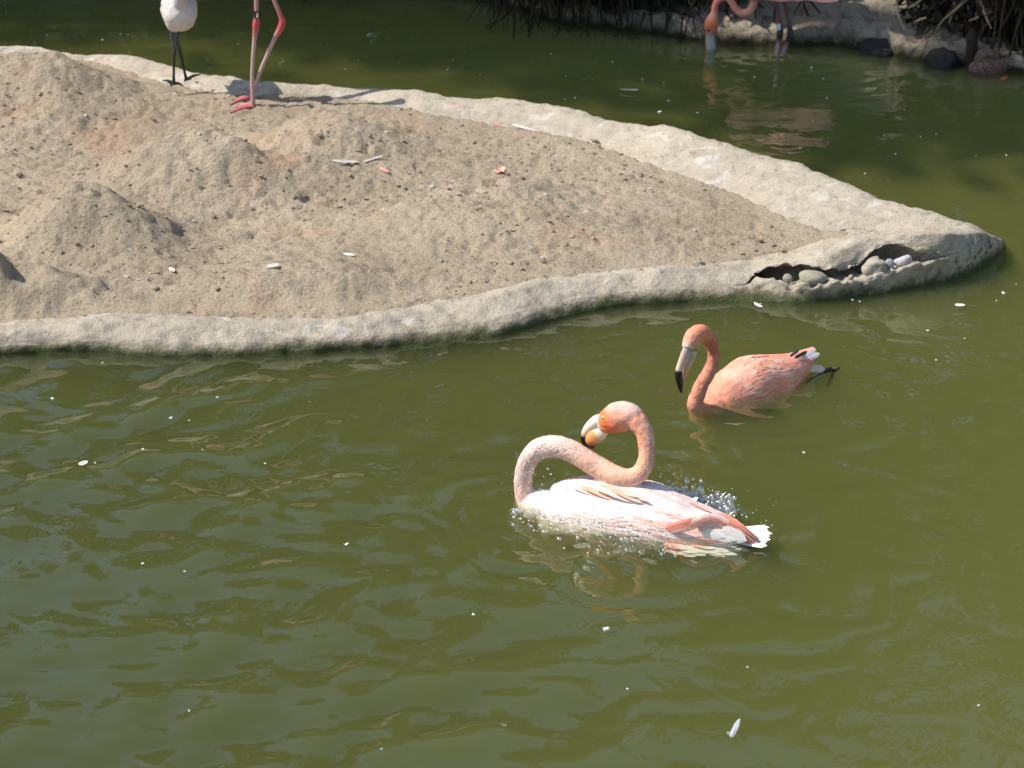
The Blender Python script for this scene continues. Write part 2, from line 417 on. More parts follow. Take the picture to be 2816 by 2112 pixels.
for k in range(NLOW + 1):
    P = face(fl * k / NLOW); led = dep * 0.018 * sstep(0.2, 1, np.array(k / NLOW))
    P = P - inw * led[:, None]; rows.append(P)
Lp, Up = rows[-1], face(fu)
h = np.maximum(Up[:, 2] - Lp[:, 2], 0.0)
D = dep * 0.17 * np.minimum(1, (fu - fl) / 0.12 + 0.1)
rows.append(Lp + inw * (D * .15)[:, None] + np.c_[0*one, 0*one, -0.006*dep])
rows.append(Lp + inw * (D * .5)[:, None] + np.c_[0*one, 0*one, -0.022*dep])
rows.append(Lp + inw * D[:, None] + np.c_[0*one, 0*one, -0.01*dep])
rows.append(Lp + inw * D[:, None] + np.c_[0*one, 0*one, 0.95*h])
rows.append(Up + inw * (D * .5)[:, None] + np.c_[0*one, 0*one, 0.004*dep])
rows.append(Up + inw * (D * .1)[:, None] + np.c_[0*one, 0*one, -0.002*dep])
NUP = 10
for k in range(NUP + 1): rows.append(face(fu + (1 - fu) * k / NUP))
for k in range(1, 11):
    f = k / 10; P = Cc + (Ic - Cc) * f
    P = P + np.c_[0*one, 0*one, one * 0.010 * math.sin(math.pi * f) * (1 - f)]; rows.append(P)
tl = np.minimum(np.linalg.norm(Ic - Cc, axis=1), 0.06)
rows.append(Ic + inw * 0.02 + np.array([0, 0, -0.012])); rows.append(Ic + inw * 0.05 + np.array([0, 0, -0.08]))
G = np.stack(rows, 1); NV = G.shape[1]; V = G.reshape(-1, 3).copy()
wgt = np.ones(NV); wgt[:2] = 0; wgt = np.tile(wgt, NS)
caveband = np.zeros(NV); caveband[3 + NLOW - 4: 3 + NLOW + 10] = 1
rough = np.repeat(dep, NV) * np.tile(caveband, NS)
tipr = sstep(1.15, 1.5, V[:, 0]) * (V[:, 1] < 6.6)
dz = 0.012 * fbm(V * 6, 3, 3) + 0.0035 * fbm(V * 38, 3, 9) + (0.011 * rough + 0.005 * tipr) * fbm(V * 68, 3, 15)
dirv = np.repeat(-inw, NV, axis=0) * 0.6 + np.array([0, 0, 0.8])
V += dirv * (dz * wgt)[:, None]
tag(mesh_obj('island_kerb', V, grid_faces(NS, NV), M['kerb']), 'rounded pale concrete kerb edging the mud island', None, None, 'structure')

poly = Ic[:, :2] + inw[:, :2] * -0.035; ipoly = Ic[::3, :2]
poly = poly[::3]
def inside(x, y, poly):
    r = np.zeros(len(x), bool); n = len(poly)
    for i in range(n):
        x1, y1 = poly[i]; x2, y2 = poly[(i + 1) % n]
        if y1 == y2: continue
        c = ((y1 > y) != (y2 > y)) & (x < (x2 - x1) * (y - y1) / (y2 - y1) + x1); r ^= c
    return r
MOUNDS = [  # overview pixel of the top, height, radius x, radius y
    (60,118,0.145,0.276,0.202), (700,226,0.113,0.212,0.147), (155,366,0.154,0.184,0.156), (395,286,0.134,0.221,0.156), (-30,500,0.140,0.156,0.120), (610,330,0.054,0.202,0.147),
    (960,425,0.059,0.239,0.156), (610,545,0.059,0.239,0.138), (1090,366,0.054,0.138,0.110), (1350,470,0.021,0.276,0.276), (880,320,0.021,0.184,0.184), (260,540,0.021,0.184,0.138), (180,220,0.033,0.184,0.184)]
HOLES = [(60,590,.035,.04),(35,580,.03,.03),(690,316,.022,.025),(668,393,.028,.028),(385,455,.022,.028),(270,450,.03,.02),(1078,392,.026,.025),(1040,398,.025,.02),(760,245,.03,.02),(215,250,.03,.018),(840,545,.02,.015),(590,300,.02,.014)]
def sand_z(x, y):
    p = np.c_[x, y]; z = base_z(y) + 0.0
    wx = x + 0.05 * fbm(p * 3.1, 3, 41); wy = y + 0.05 * fbm(p * 3.1 + 9, 3, 43)
    for (ox, oy, hh, rx, ry) in MOUNDS:
        c = oz(ox, oy, 0.1 + hh); r2 = ((wx - c[0]) / rx) ** 2 + ((wy - c[1]) / ry) ** 2
        g = np.exp(-(r2 * .85) ** 1.15)
        z = z + hh * g * (1 + 0.06 * fbm(p * 9, 3, 51))
    z = z + 0.007 * fbm(p * 4, 2, 61) + 0.0022 * fbm(p * 17, 3, 63) + 0.0026 * fbm(p * 48, 2, 65)
    for (ox, oy, rr, dd) in HOLES:
        c = oz(ox, oy, 0.13); r2 = ((wx * .6 + x * .4 - c[0]) / rr) ** 2 + ((wy * .6 + y * .4 - c[1]) / (rr * 1.2)) ** 2; z = z - dd * np.exp(-r2 ** 2)
    crust = sstep(.15, .6, fbm(p * 1.9, 2, 75)); z = z + .0045 * crust * fbm(p * 33, 2, 77)
    pit = fbm(p * 26, 2, 67); z = z - 0.008 * sstep(0.45, 0.8, pit)
    pit = fbm(p * np.array([52, 38]), 2, 69); z = z - 0.006 * sstep(0.4, 0.75, pit)
    return z
xs = np.arange(-2.6, 1.35, 0.0085); ys = np.arange(4.7, 8.35, 0.010)
X, Y = np.meshgrid(xs, ys, indexing='ij'); x, y = X.ravel(), Y.ravel()
ins = inside(x, y, poly); z = np.zeros(len(x)); z[ins] = sand_z(x[ins], y[ins])
ii = np.where(ins)[0]
for ch in np.array_split(ii, 60):
    dd = (x[ch][:, None] - Ic[::4, 0]) ** 2 + (y[ch][:, None] - Ic[::4, 1]) ** 2; am = dd.argmin(1)
    sg = np.where(inside(x[ch], y[ch], ipoly), 1.0, -1.0); sd = sg * np.sqrt(dd[np.arange(len(ch)), am])
    k = sstep(0.01, 0.13, sd + 0.02 * fbm(np.c_[x[ch], y[ch]] * 14, 2, 71))
    z[ch] = (Ic[::4, 2][am] + np.where(sd < 0, np.maximum(sd, -.03) * .6, 0) + 0.001 + 0.004 * fbm(np.c_[x[ch], y[ch]] * 30, 2, 73)) * (1 - k) + z[ch] * k
idx = -np.ones(len(x), int); idx[ins] = np.arange(ins.sum()); nx, ny = len(xs), len(ys)
I2 = idx.reshape(nx, ny); q = np.stack([I2[:-1, :-1], I2[1:, :-1], I2[1:, 1:], I2[:-1, 1:]], -1).reshape(-1, 4); q = q[(q >= 0).all(1)]
tag(mesh_obj('island_mud', np.c_[x, y, z][ins], q.tolist(), M['sand']), 'dry trampled mud of the island with low nest mounds', None, None, 'structure')
def sand_at(px, py):                                            # pixel of the photograph to a point on the mud
    zz = 0.1
    for _ in range(12):
        p = at_z(px, py, zz); zz = 0.5 * zz + 0.5 * float(sand_z(np.array([p[0]]), np.array([p[1]]))[0])
    p = at_z(px, py, zz); return p

# crumbs of mud
mb = MB(); n_cl = 0
ico = bmesh.new(); bmesh.ops.create_icosphere(ico, subdivisions=1, radius=1); iv = np.array([v.co[:] for v in ico.verts]); ifc = [tuple(v.index for v in f.verts) for f in ico.faces]; ico.free()
cx = rng.uniform(-2.2, 1.2, 9000); cyy = rng.uniform(4.8, 8.2, 9000); okm = inside(cx, cyy, poly) & (fbm(np.c_[cx, cyy] * 3.3, 3, 81) > -0.25)
cx, cyy = cx[okm], cyy[okm]; cz = sand_z(cx, cyy)
for a, b, c in zip(cx, cyy, cz):
    s = 0.0018 + 0.0055 * rng.random() ** 3.5
    v = iv * (1 + 0.35 * rng.normal(size=(len(iv), 1))) * s * np.array([1.2, 1.0, 0.7])
    g = rng.uniform(0.75, 1.1); col = np.array([.40, .315, .215]) * g if rng.random() > 0.05 else np.array([.62, .6, .55])
    mb.add(v + np.array([a, b, c + s * 0.25]), ifc, col)
tag(mb.build('mud_crumbs', M['clod'], None, False), 'loose crumbs of dry mud strewn over the island', None, None, 'stuff')

# ------------------------------------------------------------------ far bank, bed
WL = [(-900,-25),(-300,-25),(300,-22),(900,-12),(1100,18),(1180,45),(1240,58),(1300,62),(1400,75),(1500,88),(1600,97),(1700,100),(1800,104),(1900,116),(2000,138),(2100,150),(2250,165),(2600,190),(3200,210)]
W3 = crom(np.array([oz(a, b) for a, b in WL]), 420)
ds = np.r_[-0.4, -0.05, np.linspace(0, 0.12, 14), np.linspace(0.13, 1.1, 60), np.linspace(1.2, 9, 26)]
tn = np.gradient(W3, axis=0); bn = np.c_[-tn[:, 1], tn[:, 0], 0 * tn[:, 0]]; bn /= np.linalg.norm(bn, axis=1)[:, None]
bn = bn * 0.35 + np.array([0, 0.65, 0]); 
BV = []
for d in ds:
    P = W3 + bn * d
    z = np.full(len(P), -0.8 if d < -0.1 else (-0.25 if d < 0 else 0.0))
    if d >= 0: z = z - 0.02 + 0.075 * sstep(0, 0.03, d) + 0.36 * sstep(0.0, 0.95, d) + 0.25 * sstep(.6, 3, d)
    P = P.copy(); P[:, 2] = z; BV.append(P)
BV = np.stack(BV, 1).reshape(-1, 3); am = (BV[:, 2] > -0.1)
lump = 0.05 * fbm(BV * 3.2, 4, 91) + 0.025 * fbm(BV * 11, 3, 95) + 0.008 * fbm(BV * 40, 2, 97)
BV[:, 2] += am * lump * sstep(-0.03, 0.1, BV[:, 2]); BV[:, 1] += am * 0.6 * lump
tag(mesh_obj('far_bank', BV, grid_faces(len(W3), len(ds)), M['bank']), 'rough mud bank on the far side of the pond', None, None, 'structure')
tag(mesh_obj('ground', [(-90, -60, -0.8), (90, -60, -0.8), (90, 140, -0.8), (-90, 140, -0.8)], [(0, 1, 2, 3)], M['bed']), 'dark silt bed under the pond', None, None, 'structure')

# ------------------------------------------------------------------ water
A_CH, A_TL = (1350 + 260 / 2.458, 1050 + 780 / 2.458), (1350 + 1850 / 2.458, 1050 + 1040 / 2.458)
B_CH, B_TL = (1800 + 600 / 3.95, 860 + 878 / 3.95), (1800 + 1700 / 3.95, 860 + 612 / 3.95)
gx = np.r_[np.linspace(-9, -2.2, 12)[:-1], np.arange(-2.2, 2.4, 0.0125), np.linspace(2.4, 9, 12)[1:]]
gy = np.r_[np.linspace(-0.5, 2.3, 8)[:-1], np.arange(2.3, 5.6, 0.0125), np.arange(5.6, 9.0, 0.02), np.linspace(9.0, 11.5, 6)]
X, Y = np.meshgrid(gx, gy, indexing='ij'); x, y = X.ravel(), Y.ravel(); p = np.c_[x, y]
def ring(c, lam, amp, r0, fall, ph=0.0, warp=0.0):
    r = np.hypot(x - c[0], y - c[1]) + warp * fbm(p * 5, 2, 31)
    return amp * np.sin(2 * np.pi * (r - r0) / lam + ph) * np.exp(-np.maximum(r - r0, 0) / fall) * sstep(r0 * .3, r0, r)
wp = p + 0.10 * np.c_[fbm(p * 2.3, 2, 21), fbm(p * 2.3 + 7, 2, 22)]
choppy = sstep(0.35, -0.55, x + 0.25 * (y - 4)) * sstep(6.5, 5.2, y)
wr = np.random.default_rng(5); wz = 0 * x
w1 = 0.09 * np.c_[fbm(p * 1.7, 2, 21), fbm(p * 1.7 + 7, 2, 22)]; env = 0.75 + 0.5 * vnoise(p * 2.2, 29)
for lam, sl in [(.34, .030), (.27, .034), (.21, .040), (.17, .042), (.14, .044), (.115, .042), (.095, .036), (.075, .036), (.06, .030), (.05, .024), (.24, .030), (.155, .036), (.125, .030)]:
    th = wr.uniform(0, 2 * math.pi); q = p + w1 * wr.uniform(.5, 1.4)
    wz = wz + sl * lam / (2 * math.pi) * np.sin(2 * math.pi / lam * (q[:, 0] * math.cos(th) + q[:, 1] * math.sin(th)) + wr.uniform(0, 6.28) + 1.2 * vnoise(p * 3.1, int(lam * 1000)))
wz = wz * env * (0.22 + 1.2 * choppy)
wz += 0.0030 * vnoise(p * np.array([1.6, 3.0]), 27) + 0.0006 * vnoise(p * np.array([5, 11.0]), 28) * (1 - choppy)
ac = at_z(1760, 1440); bc = at_z(2040, 1090); cc = at_z(2140, 140); hc = at_z(1950, 135)
wz += ring(ac, 0.105, 0.0013, 0.14, 0.5, 0, 0.10) + ring(ac + np.array([-.2, .05, 0]), 0.15, 0.0014, 0.15, 0.8, 1, 0.15) + ring(bc, 0.10, 0.0012, 0.14, 0.4, 1, .06) + ring(cc, .09, .0010, .05, .5) + ring(hc, .07, .0008, .04, .35)
ad = np.hypot((x - ac[0]) / 0.34, (y - ac[1]) / 0.20)
wz += sstep(1.25, .7, ad) * (0.0014 * fbm(p * 24, 3, 33))
edge = sstep(-2.2, -2.0, x) * sstep(2.4, 2.2, x) * sstep(2.3, 2.5, y) * sstep(9, 8.7, y); wz *= edge
WV = np.c_[x, y, wz]; nx, ny = len(gx), len(gy); WF = grid_faces(nx, ny)
b0 = len(WV)
per = [i * ny for i in range(nx)] + [(nx - 1) * ny + j for j in range(1, ny)] + [i * ny + ny - 1 for i in range(nx - 2, -1, -1)] + [j for j in range(ny - 2, 0, -1)]
low = WV[per].copy(); low[:, 2] = -0.79; WV = np.concatenate([WV, low]); n = len(per)
WF += [(per[(k + 1) % n], per[k], b0 + k, b0 + (k + 1) % n) for k in range(n)]; WF.append(tuple(b0 + k for k in range(n)))
WF = [tuple(f) for f in WF]
wobj = tag(mesh_obj('pond_water', WV, WF, M['water']), 'murky olive green pond water with ripples', None, None, 'structure')
#==OBJECTS
# ------------------------------------------------------------------ flamingos
def zc(ox, oy, k): return lambda x, y: (ox + x / k, oy + y / k)
def polyparam(co, P):
    """distance to and parameter along a polyline for each point"""
    P = np.asarray(P); best = np.full(len(co), 1e9); par = np.zeros(len(co)); n = len(P) - 1
    for i in range(n):
        a, b = P[i], P[i + 1]; ab = b - a; t = np.clip(((co - a) @ ab) / (ab @ ab + 1e-12), 0, 1)
        d = np.linalg.norm(co - (a + t[:, None] * ab), axis=1); m = d < best
        best[m] = d[m]; par[m] = (i + t[m]) / n
    return best, par
def lerp3(a, b, t): return np.asarray(a) * (1 - t)[:, None] + np.asarray(b) * t[:, None]
def ramp3(t, stops):
    xs = [s[0] for s in stops]; return np.stack([np.interp(t, xs, [s[1][k] for s in stops]) for k in range(3)], 1)
def px_r(w, P):                                                  # half of an image width in photo px at point P
    return 0.5 * w * ((P - EYE) @ FWD) / FPX
def bill_piece(mb, P, ra, rb, side, cols):
    v, f = tube(P, ra, rb, side, n=22, k=12)
    c = ramp3(np.r_[np.repeat(np.linspace(0, 1, 22), 12), 0, 1], cols); mb.add(v, f, c)
def eye_part(c, nrm, r, parent, iris=(0.75, 0.62, 0.18)):
    nrm = np.asarray(nrm) / np.linalg.norm(nrm); u = np.cross(nrm, [0, 0, 1]); u /= np.linalg.norm(u); w = np.cross(u, nrm)
    v, f = ellipsoid(c, [nrm, u, w], (r * .6, r, r), 8, 12); e = MB(); e.add(v, f, iris); o = e.build('eye', M['bill'], parent)
    v, f = ellipsoid(np.asarray(c) + nrm * r * .32, [nrm, u, w], (r * .35, r * .5, r * .5), 6, 10); e = MB(); e.add(v, f, (.01, .01, .01)); e.build('pupil', M['bill'], parent)
SALMON, PALE, ORANGE = (0.80, 0.33, 0.22), (0.90, 0.78, 0.73), (0.82, 0.20, 0.07)

def torso_feathers(pl, secs, parent, name, pick, rows, per_row, L, W, phi0=-0.2, phi1=1.45, lift=.0016, start=0.12, end=0.95):
    """overlapping feathers that lie along both flanks; secs = (point, half width, half height)"""
    Q = crom(np.array([np.r_[p, a, b] for p, a, b in secs]), 200); mb = MB(); up = np.array([0, 0, 1.0])
    arc = np.linalg.norm(Q[-1, :3] - Q[0, :3])
    def S(t, phi, side, off):
        t = min(max(t, 0), 1) * 199; i = min(int(t), 198); f = t - i; q = Q[i] * (1 - f) + Q[i + 1] * f
        nn = pl.n * side; out = nn * math.cos(phi) * q[4] + up * math.sin(phi) * q[3]; out = out / np.linalg.norm(out)
        return q[:3] + nn * math.cos(phi) * q[3] + up * math.sin(phi) * q[4] + out * off, max(.5 * (q[3] + q[4]), .012)
    for side in (-1, 1):
        for r in range(rows - 1, -1, -1):
            t = start + (end - start) * (r / (rows - 1))
            for k in range(per_row):
                tt = t + rng.normal() * 0.02; phi = phi0 + (phi1 - phi0) * ((k + 0.5 * (r % 2) + rng.normal() * .15) / per_row)
                dphi = -.10 * rng.random() + .04 * rng.normal(); col, tip = pick(tt, phi); col = np.asarray(col); tip = np.asarray(tip)
                ll = L * rng.uniform(.8, 1.25); ww = W * rng.uniform(.8, 1.25); V = []; C = []; n = 7
                o0 = .0006 + .0006 * rng.random()
                for i in range(n + 1):
                    u = i / n; w = ww * .5 * min(1, u / .25 + .35) * (1 - max(0, (u - .5) / .5) ** 2.0 * .96)
                    ti = tt + ll * u / arc; ph = phi + dphi * u
                    c0, rad = S(ti, ph, side, o0 + lift * u); dp = w / rad
                    V += [S(ti, ph - dp, side, o0 * .3 + lift * u * .6)[0], c0 + up * 0, S(ti, ph + dp, side, o0 * .3 + lift * u * .6)[0]]
                    cc = col * (1 - u * u) + tip * u * u; C += [cc * .97, cc, cc * .97]
                mb.add(V, grid_faces(n + 1, 3), np.clip(C, 0, 1))
    return mb.build(name, M['quill'], parent)

def neck_down(root, pl, NP, NR, n, cols, L, W=.0032, lift=.22):
    """short ruffled feathers lying down the neck towards the body"""
    Q = crom(np.c_[NP, NR], 160); T = np.gradient(Q[:, :3], axis=0); T /= np.linalg.norm(T, axis=1)[:, None]; mb = MB()
    for k in range(n):
        u = rng.random() * .97; i = int(u * 159); th = rng.uniform(0, 2 * math.pi); s_ = pl.n - T[i] * np.dot(pl.n, T[i]); s_ /= np.linalg.norm(s_); w_ = np.cross(T[i], s_)
        out = s_ * math.cos(th) + w_ * math.sin(th); P = Q[i, :3] + (s_ * math.cos(th) * .95 + w_ * math.sin(th)) * (Q[i, 3] * .985)
        c = ramp3(np.array([u]), cols)[0] * rng.uniform(.88, 1.1)
        feather(mb, P, -T[i] + out * lift * rng.uniform(.4, 1.3) + .10 * rng.normal(size=3), out, L * rng.uniform(.7, 1.3), W, -.10, c, None, 2)
    return mb.build('neck_down', M['quill'], root)

# --- A: bathing flamingo, S-bent neck
def bird_a():
    z1 = zc(1350, 1050, 2.458); pl = VPlane(A_CH, A_TL); Pn = lambda x, y, o=0.0: pl(*z1(x, y), o)
    root = thing('flamingo', at_z(*z1(900, 900)), 'pale pink flamingo bathing with its neck bent in an S over its wet white back', 'flamingo', None)
    nk = [(262,860,150,-.01),(238,790,140,0),(218,700,128,0),(226,600,126,0),(264,512,132,0),(338,448,145,0),(438,438,156,0),(545,468,150,0),(645,528,148,0),(745,588,150,0),(845,638,146,-.005),(935,650,130,-.005),(1008,616,122,0),(1046,540,116,.008),(1053,440,112,.016),(1034,340,122,.022),(985,262,150,.028)]
    NP = np.array([Pn(x, y, o) for x, y, w, o in nk]); NR = np.array([px_r(w / 2.458, p) for (x, y, w, o), p in zip(nk, NP)])
    head = [(1000,270,140),(940,235,190),(870,235,215),(810,262,190),(765,288,140),(735,300,90)]
    HP = np.array([Pn(x, y, .03) for x, y, w in head]); HR = np.array([px_r(w / 2.458, p) for (x, y, w), p in zip(head, HP)])
    tops = [(290,-.02),(350,.008),(450,.034),(600,.058),(750,.066),(900,.066),(1050,.066),(1200,.055),(1350,.040),(1500,.028),(1650,.016)]
    secs = []
    for x, tz in tops:
        yb = 780 + (x - 260) * 260 / 1590; p = Pn(x, yb); p[2] = 0
        hw = np.interp(x, [290, 450, 800, 1200, 1500, 1650], [.022, .060, .084, .078, .05, .03]); hb = np.interp(x, [290, 450, 800, 1300, 1650], [.025, .065, .085, .06, .025])
        c = p.copy(); c[2] = tz - hb; secs.append((c, hw, hb))
    SP = np.array([s[0] for s in secs])
    tubes = [tube(SP, [s[1] for s in secs], [s[2] for s in secs], pl.n, 44, 22), tube(NP, NR * .95, NR, pl.n, 90, 16), tube(HP, HR * .82, HR, pl.n, 30, 16)]
    chest = Pn(370, 850); chest[2] = -0.018; tubes.append(ellipsoid(chest, [pl.t, pl.n, [0, 0, 1]], (.05, .042, .040)))
    def col(co):
        dn, un = polyparam(co, NP); dh, uh = polyparam(co, HP); db, ub = polyparam(co, SP)
        nz = fbm(co * 45, 3, 5)
        body = ramp3(ub, [(0, PALE), (.5, (.90, .82, .78)), (1, (.86, .66, .60))])
        body = lerp3(body, (0.84, .45, .33), sstep(.35, .8, fbm(co * np.array([14, 14, 30]), 3, 6)) * .5)
        nc = ramp3(un, [(0, (.84, .50, .40)), (.18, (.86, .58, .49)), (.35, (.88, .60, .49)), (.5, (.85, .46, .32)), (.75, (.85, .42, .26)), (1, (.83, .31, .17))])
        nc = nc * (1 + .10 * nz)[:, None]
        hc = ramp3(uh, [(0, (.84, .42, .30)), (.35, (.84, .36, .24)), (.62, ORANGE), (.85, (.85, .27, .11)), (1, (.88, .8, .72))])
        top = sstep(0.0, .03, co[:, 2] - HP[2][2]) ; hc = lerp3(hc, (.86, .55, .48), top * sstep(.75, .35, uh) * .7)
        w = sstep(1.25, .85, dn / np.interp(un, np.linspace(0, 1, len(NR)), NR)) * sstep(.02, .09, un)
        c = body * (1 - w)[:, None] + nc * w[:, None]
        wh = sstep(1.2, .95, dh / np.interp(uh, np.linspace(0, 1, len(HR)), HR)) * sstep(.0, .25, uh)
        c = c * (1 - wh)[:, None] + hc * wh[:, None]
        return np.clip(c, 0, 1)
    skin('body', tubes, 0.0034, M['plume'], root, col, lambda co: 0.0007 * fbm(co * 110, 3, 7) + 0.0009 * fbm(co * 34, 2, 8))
    neck_down(root, pl, NP[1:-1], NR[1:-1], 3000, [(0, (.88, .62, .53)), (.18, (.90, .70, .62)), (.35, (.90, .72, .63)), (.5, (.88, .60, .47)), (.75, (.88, .54, .38)), (1, (.86, .44, .30))], .0058, .0034, .07)
    # bill: white base, black hooked tip, orange lower half
    mb = MB(); o = .03
    up = [(765,262,95),(725,262,88),(690,285,78),(655,315,62),(632,350,44),(622,388,34),(640,425,30),(672,445,20)]
    P = np.array([Pn(x, y, o) for x, y, w in up]); rr = np.array([px_r(w / 2.458, p) for (x, y, w), p in zip(up, P)])
    W_, K_ = (.86, .80, .70), (.012, .010, .010)
    bill_piece(mb, P, rr * .75, rr, pl.n, [(0, W_), (.52, (.86, .76, .60)), (.60, (.80, .55, .35)), (.66, K_), (1, K_)]); mb.build('upper_bill', M['bill'], root)
    mb = MB(); lo = [(765,318,80),(738,345,100),(705,365,112),(680,395,95),(682,425,58),(690,448,30)]
    P = np.array([Pn(x, y, o - .001) for x, y, w in lo]); rr = np.array([px_r(w / 2.458, p) for (x, y, w), p in zip(lo, P)])
    bill_piece(mb, P, rr * .62, rr, pl.n, [(0, (.86, .78, .68)), (.25, (.85, .72, .55)), (.36, (.80, .38, .13)), (.75, (.76, .30, .10)), (.88, (.25, .06, .05)), (1, K_)]); mb.build('lower_bill', M['bill'], root)
    ec = Pn(778, 222, .03) - pl.n * HR[3] * .60; eye_part(ec, -pl.n, .0048, root)
    # flank feathers
    def pick(t, phi):
        r = float(fbm(np.array([[t * 3.0, phi * 5.5]]), 2, 19)[0]) + .25 * rng.normal(); k = float(sstep(.05, .70, np.array(r + .35 * (t > .7))))
        c = np.array([.88, .76, .71]) * (1 - k) + np.array([.86, .45, .34]) * k
        return c, c * .6 + np.array([.90, .80, .76]) * .4
    torso_feathers(pl, secs, root, 'wing', pick, 17, 13, .080, .015, -.15, 1.45, start=.12, end=.84, lift=.0034)
    # long salmon scapulars streaking down the back
    mb = MB()
    for k in range(9):
        x0 = 560 + 35 * k + rng.normal() * 15; y0 = np.interp(x0, [500, 700, 900, 1150], [715, 700, 735, 800]) + 16 * rng.random() + 5 * (k % 4)
        a = Pn(x0, y0, -.040 - .004 * (k % 4)); b = Pn(x0 + 330, y0 + 125 + rng.normal() * 12, -.058)
        c = np.array([.88, .48, .33]) if k % 3 else np.array([.90, .72, .64])
        feather(mb, a + np.array([0, 0, .004]), b - a, -pl.n * .5 + np.array([0, 0, .9]), np.linalg.norm(b - a) * rng.uniform(.6, .9), .010, -.03, c, (.9, .66, .58), 8)
    mb.build('scapular_feathers', M['quill'], root)
    # near wing tip: arched pink feathers
    mb = MB()
    for k in range(26):
        u = k / 25.0; q = rng.random()
        pts = [Pn(1130 + 60 * q, 1000 + 40 * q, -.065), Pn(1330 + 60 * q, 960 + 50 * q - 20 * u, -.07), Pn(1480 + 90 * u, 905 + 60 * q, -.062 + .02 * u), Pn(1600 + 90 * u, 960 + 50 * q, -.055), Pn(1690 + 130 * u, 1060 + 50 * q, -.05)]
        pts = crom(np.array(pts), 12); s0 = 0 if q < .6 else 4
        c = np.array([.82, .28, .20]) if rng.random() < .6 else np.array([.90, .60, .53])
        w = .005 + .006 * rng.random(); V = []; Cc_ = []
        for i, pp in enumerate(pts[s0:]):
            tt = i / (len(pts[s0:]) - 1); ww = w * (1 - .85 * tt ** 3); V += [pp + np.array([0, 0, ww]) , pp - pl.n * .004, pp - np.array([0, 0, ww])]; Cc_ += [c, c * 1.03, c]
        mb.add(V, grid_faces(len(V) // 3, 3), np.clip(Cc_, 0, 1))
    for (xa, ya, xb, yb, w) in ((1420,1010,1580,1050,.022),(1560,1000,1730,1075,.030),(1480,1035,1660,1070,.02)):
        a, b = Pn(xa, ya, -.06), Pn(xb, yb, -.062); feather(mb, a, b - a, -pl.n, np.linalg.norm(b - a), w, 0, (.90, .82, .78), (.93, .91, .90), 7)
    mb.build('wing_tip', M['quill'], root)
    # tail fan, white, each feather its own part
    for k in range(7):
        a = Pn(1600 + 8 * k, 1010 + 10 * k, -.01 - .006 * k); b = Pn(1905 - 12 * max(0, k - 3) - 10 * max(0, 2 - k), 985 + 21 * k, -.015 - .007 * k)
        m = MB(); feather(m, a, b - a, np.array([0, 0, 1]) - pl.n * .8, np.linalg.norm(b - a) * (1 - .06 * (k % 2)), .0135, .02, (.84, .82, .80), (.74, .75, .75), 7, .8); m.build('tail_feather', M['quill'], root)
    # far wing: dark flight feathers with pale tips
    for (xa, ya, xb, yb, w, c, tc) in ((960,690,1380,850,.020,(.16,.12,.13),(.22,.17,.18)),(980,680,1330,790,.020,(.20,.15,.16),(.25,.2,.2)),(1000,690,1300,775,.016,(.80,.42,.34),(.9,.72,.66)),(1130,745,1310,815,.018,(.88,.70,.64),(.92,.9,.88)),(1300,850,1400,780,.010,(.85,.8,.78),(.92,.9,.9))):
        a, b = Pn(xa, ya, .02), Pn(xb, yb, .03); m = MB(); feather(m, a, b - a, np.array([0, 0, .9]) - pl.n * .6, np.linalg.norm(b - a), w, .0, c, tc, 7, .75); m.build('flight_feather', M['quill'], root)
    # feathers trailing under the surface
    mb = MB()
    for k in range(22):
        q, r = rng.random(), rng.random(); a = at_z(*z1(1150 + 420 * q, 1075 + 60 * r), -.012 - .01 * r); b = at_z(*z1(1300 + 480 * q, 1110 + 70 * r), -.012 - .012 * r)
        feather(mb, a, b - a, (0, 0, 1), np.linalg.norm(b - a), .018 + .012 * rng.random(), -.02, (.86, .80, .74) if k % 4 else (.84, .42, .32), (.9, .88, .84))
    mb.build('trailing_feathers', M['quill'], root)
    for s in (-1, 1):
        kne = at_z(*z1(1000, 1000), 0); b0 = SP[5] + pl.n * .04 * s; b0[2] = -.06
        pts = [b0, b0 + pl.t * .04 + np.array([0, 0, -.12]), b0 + pl.t * .22 + np.array([0, 0, -.22])]
        v, f = tube(np.array(pts), .008, k=10); m = MB(); m.add(v, f, (.55, .22, .2)); m.build('leg', M['skin'], root)
    return root, pl
rootA, plA = bird_a()

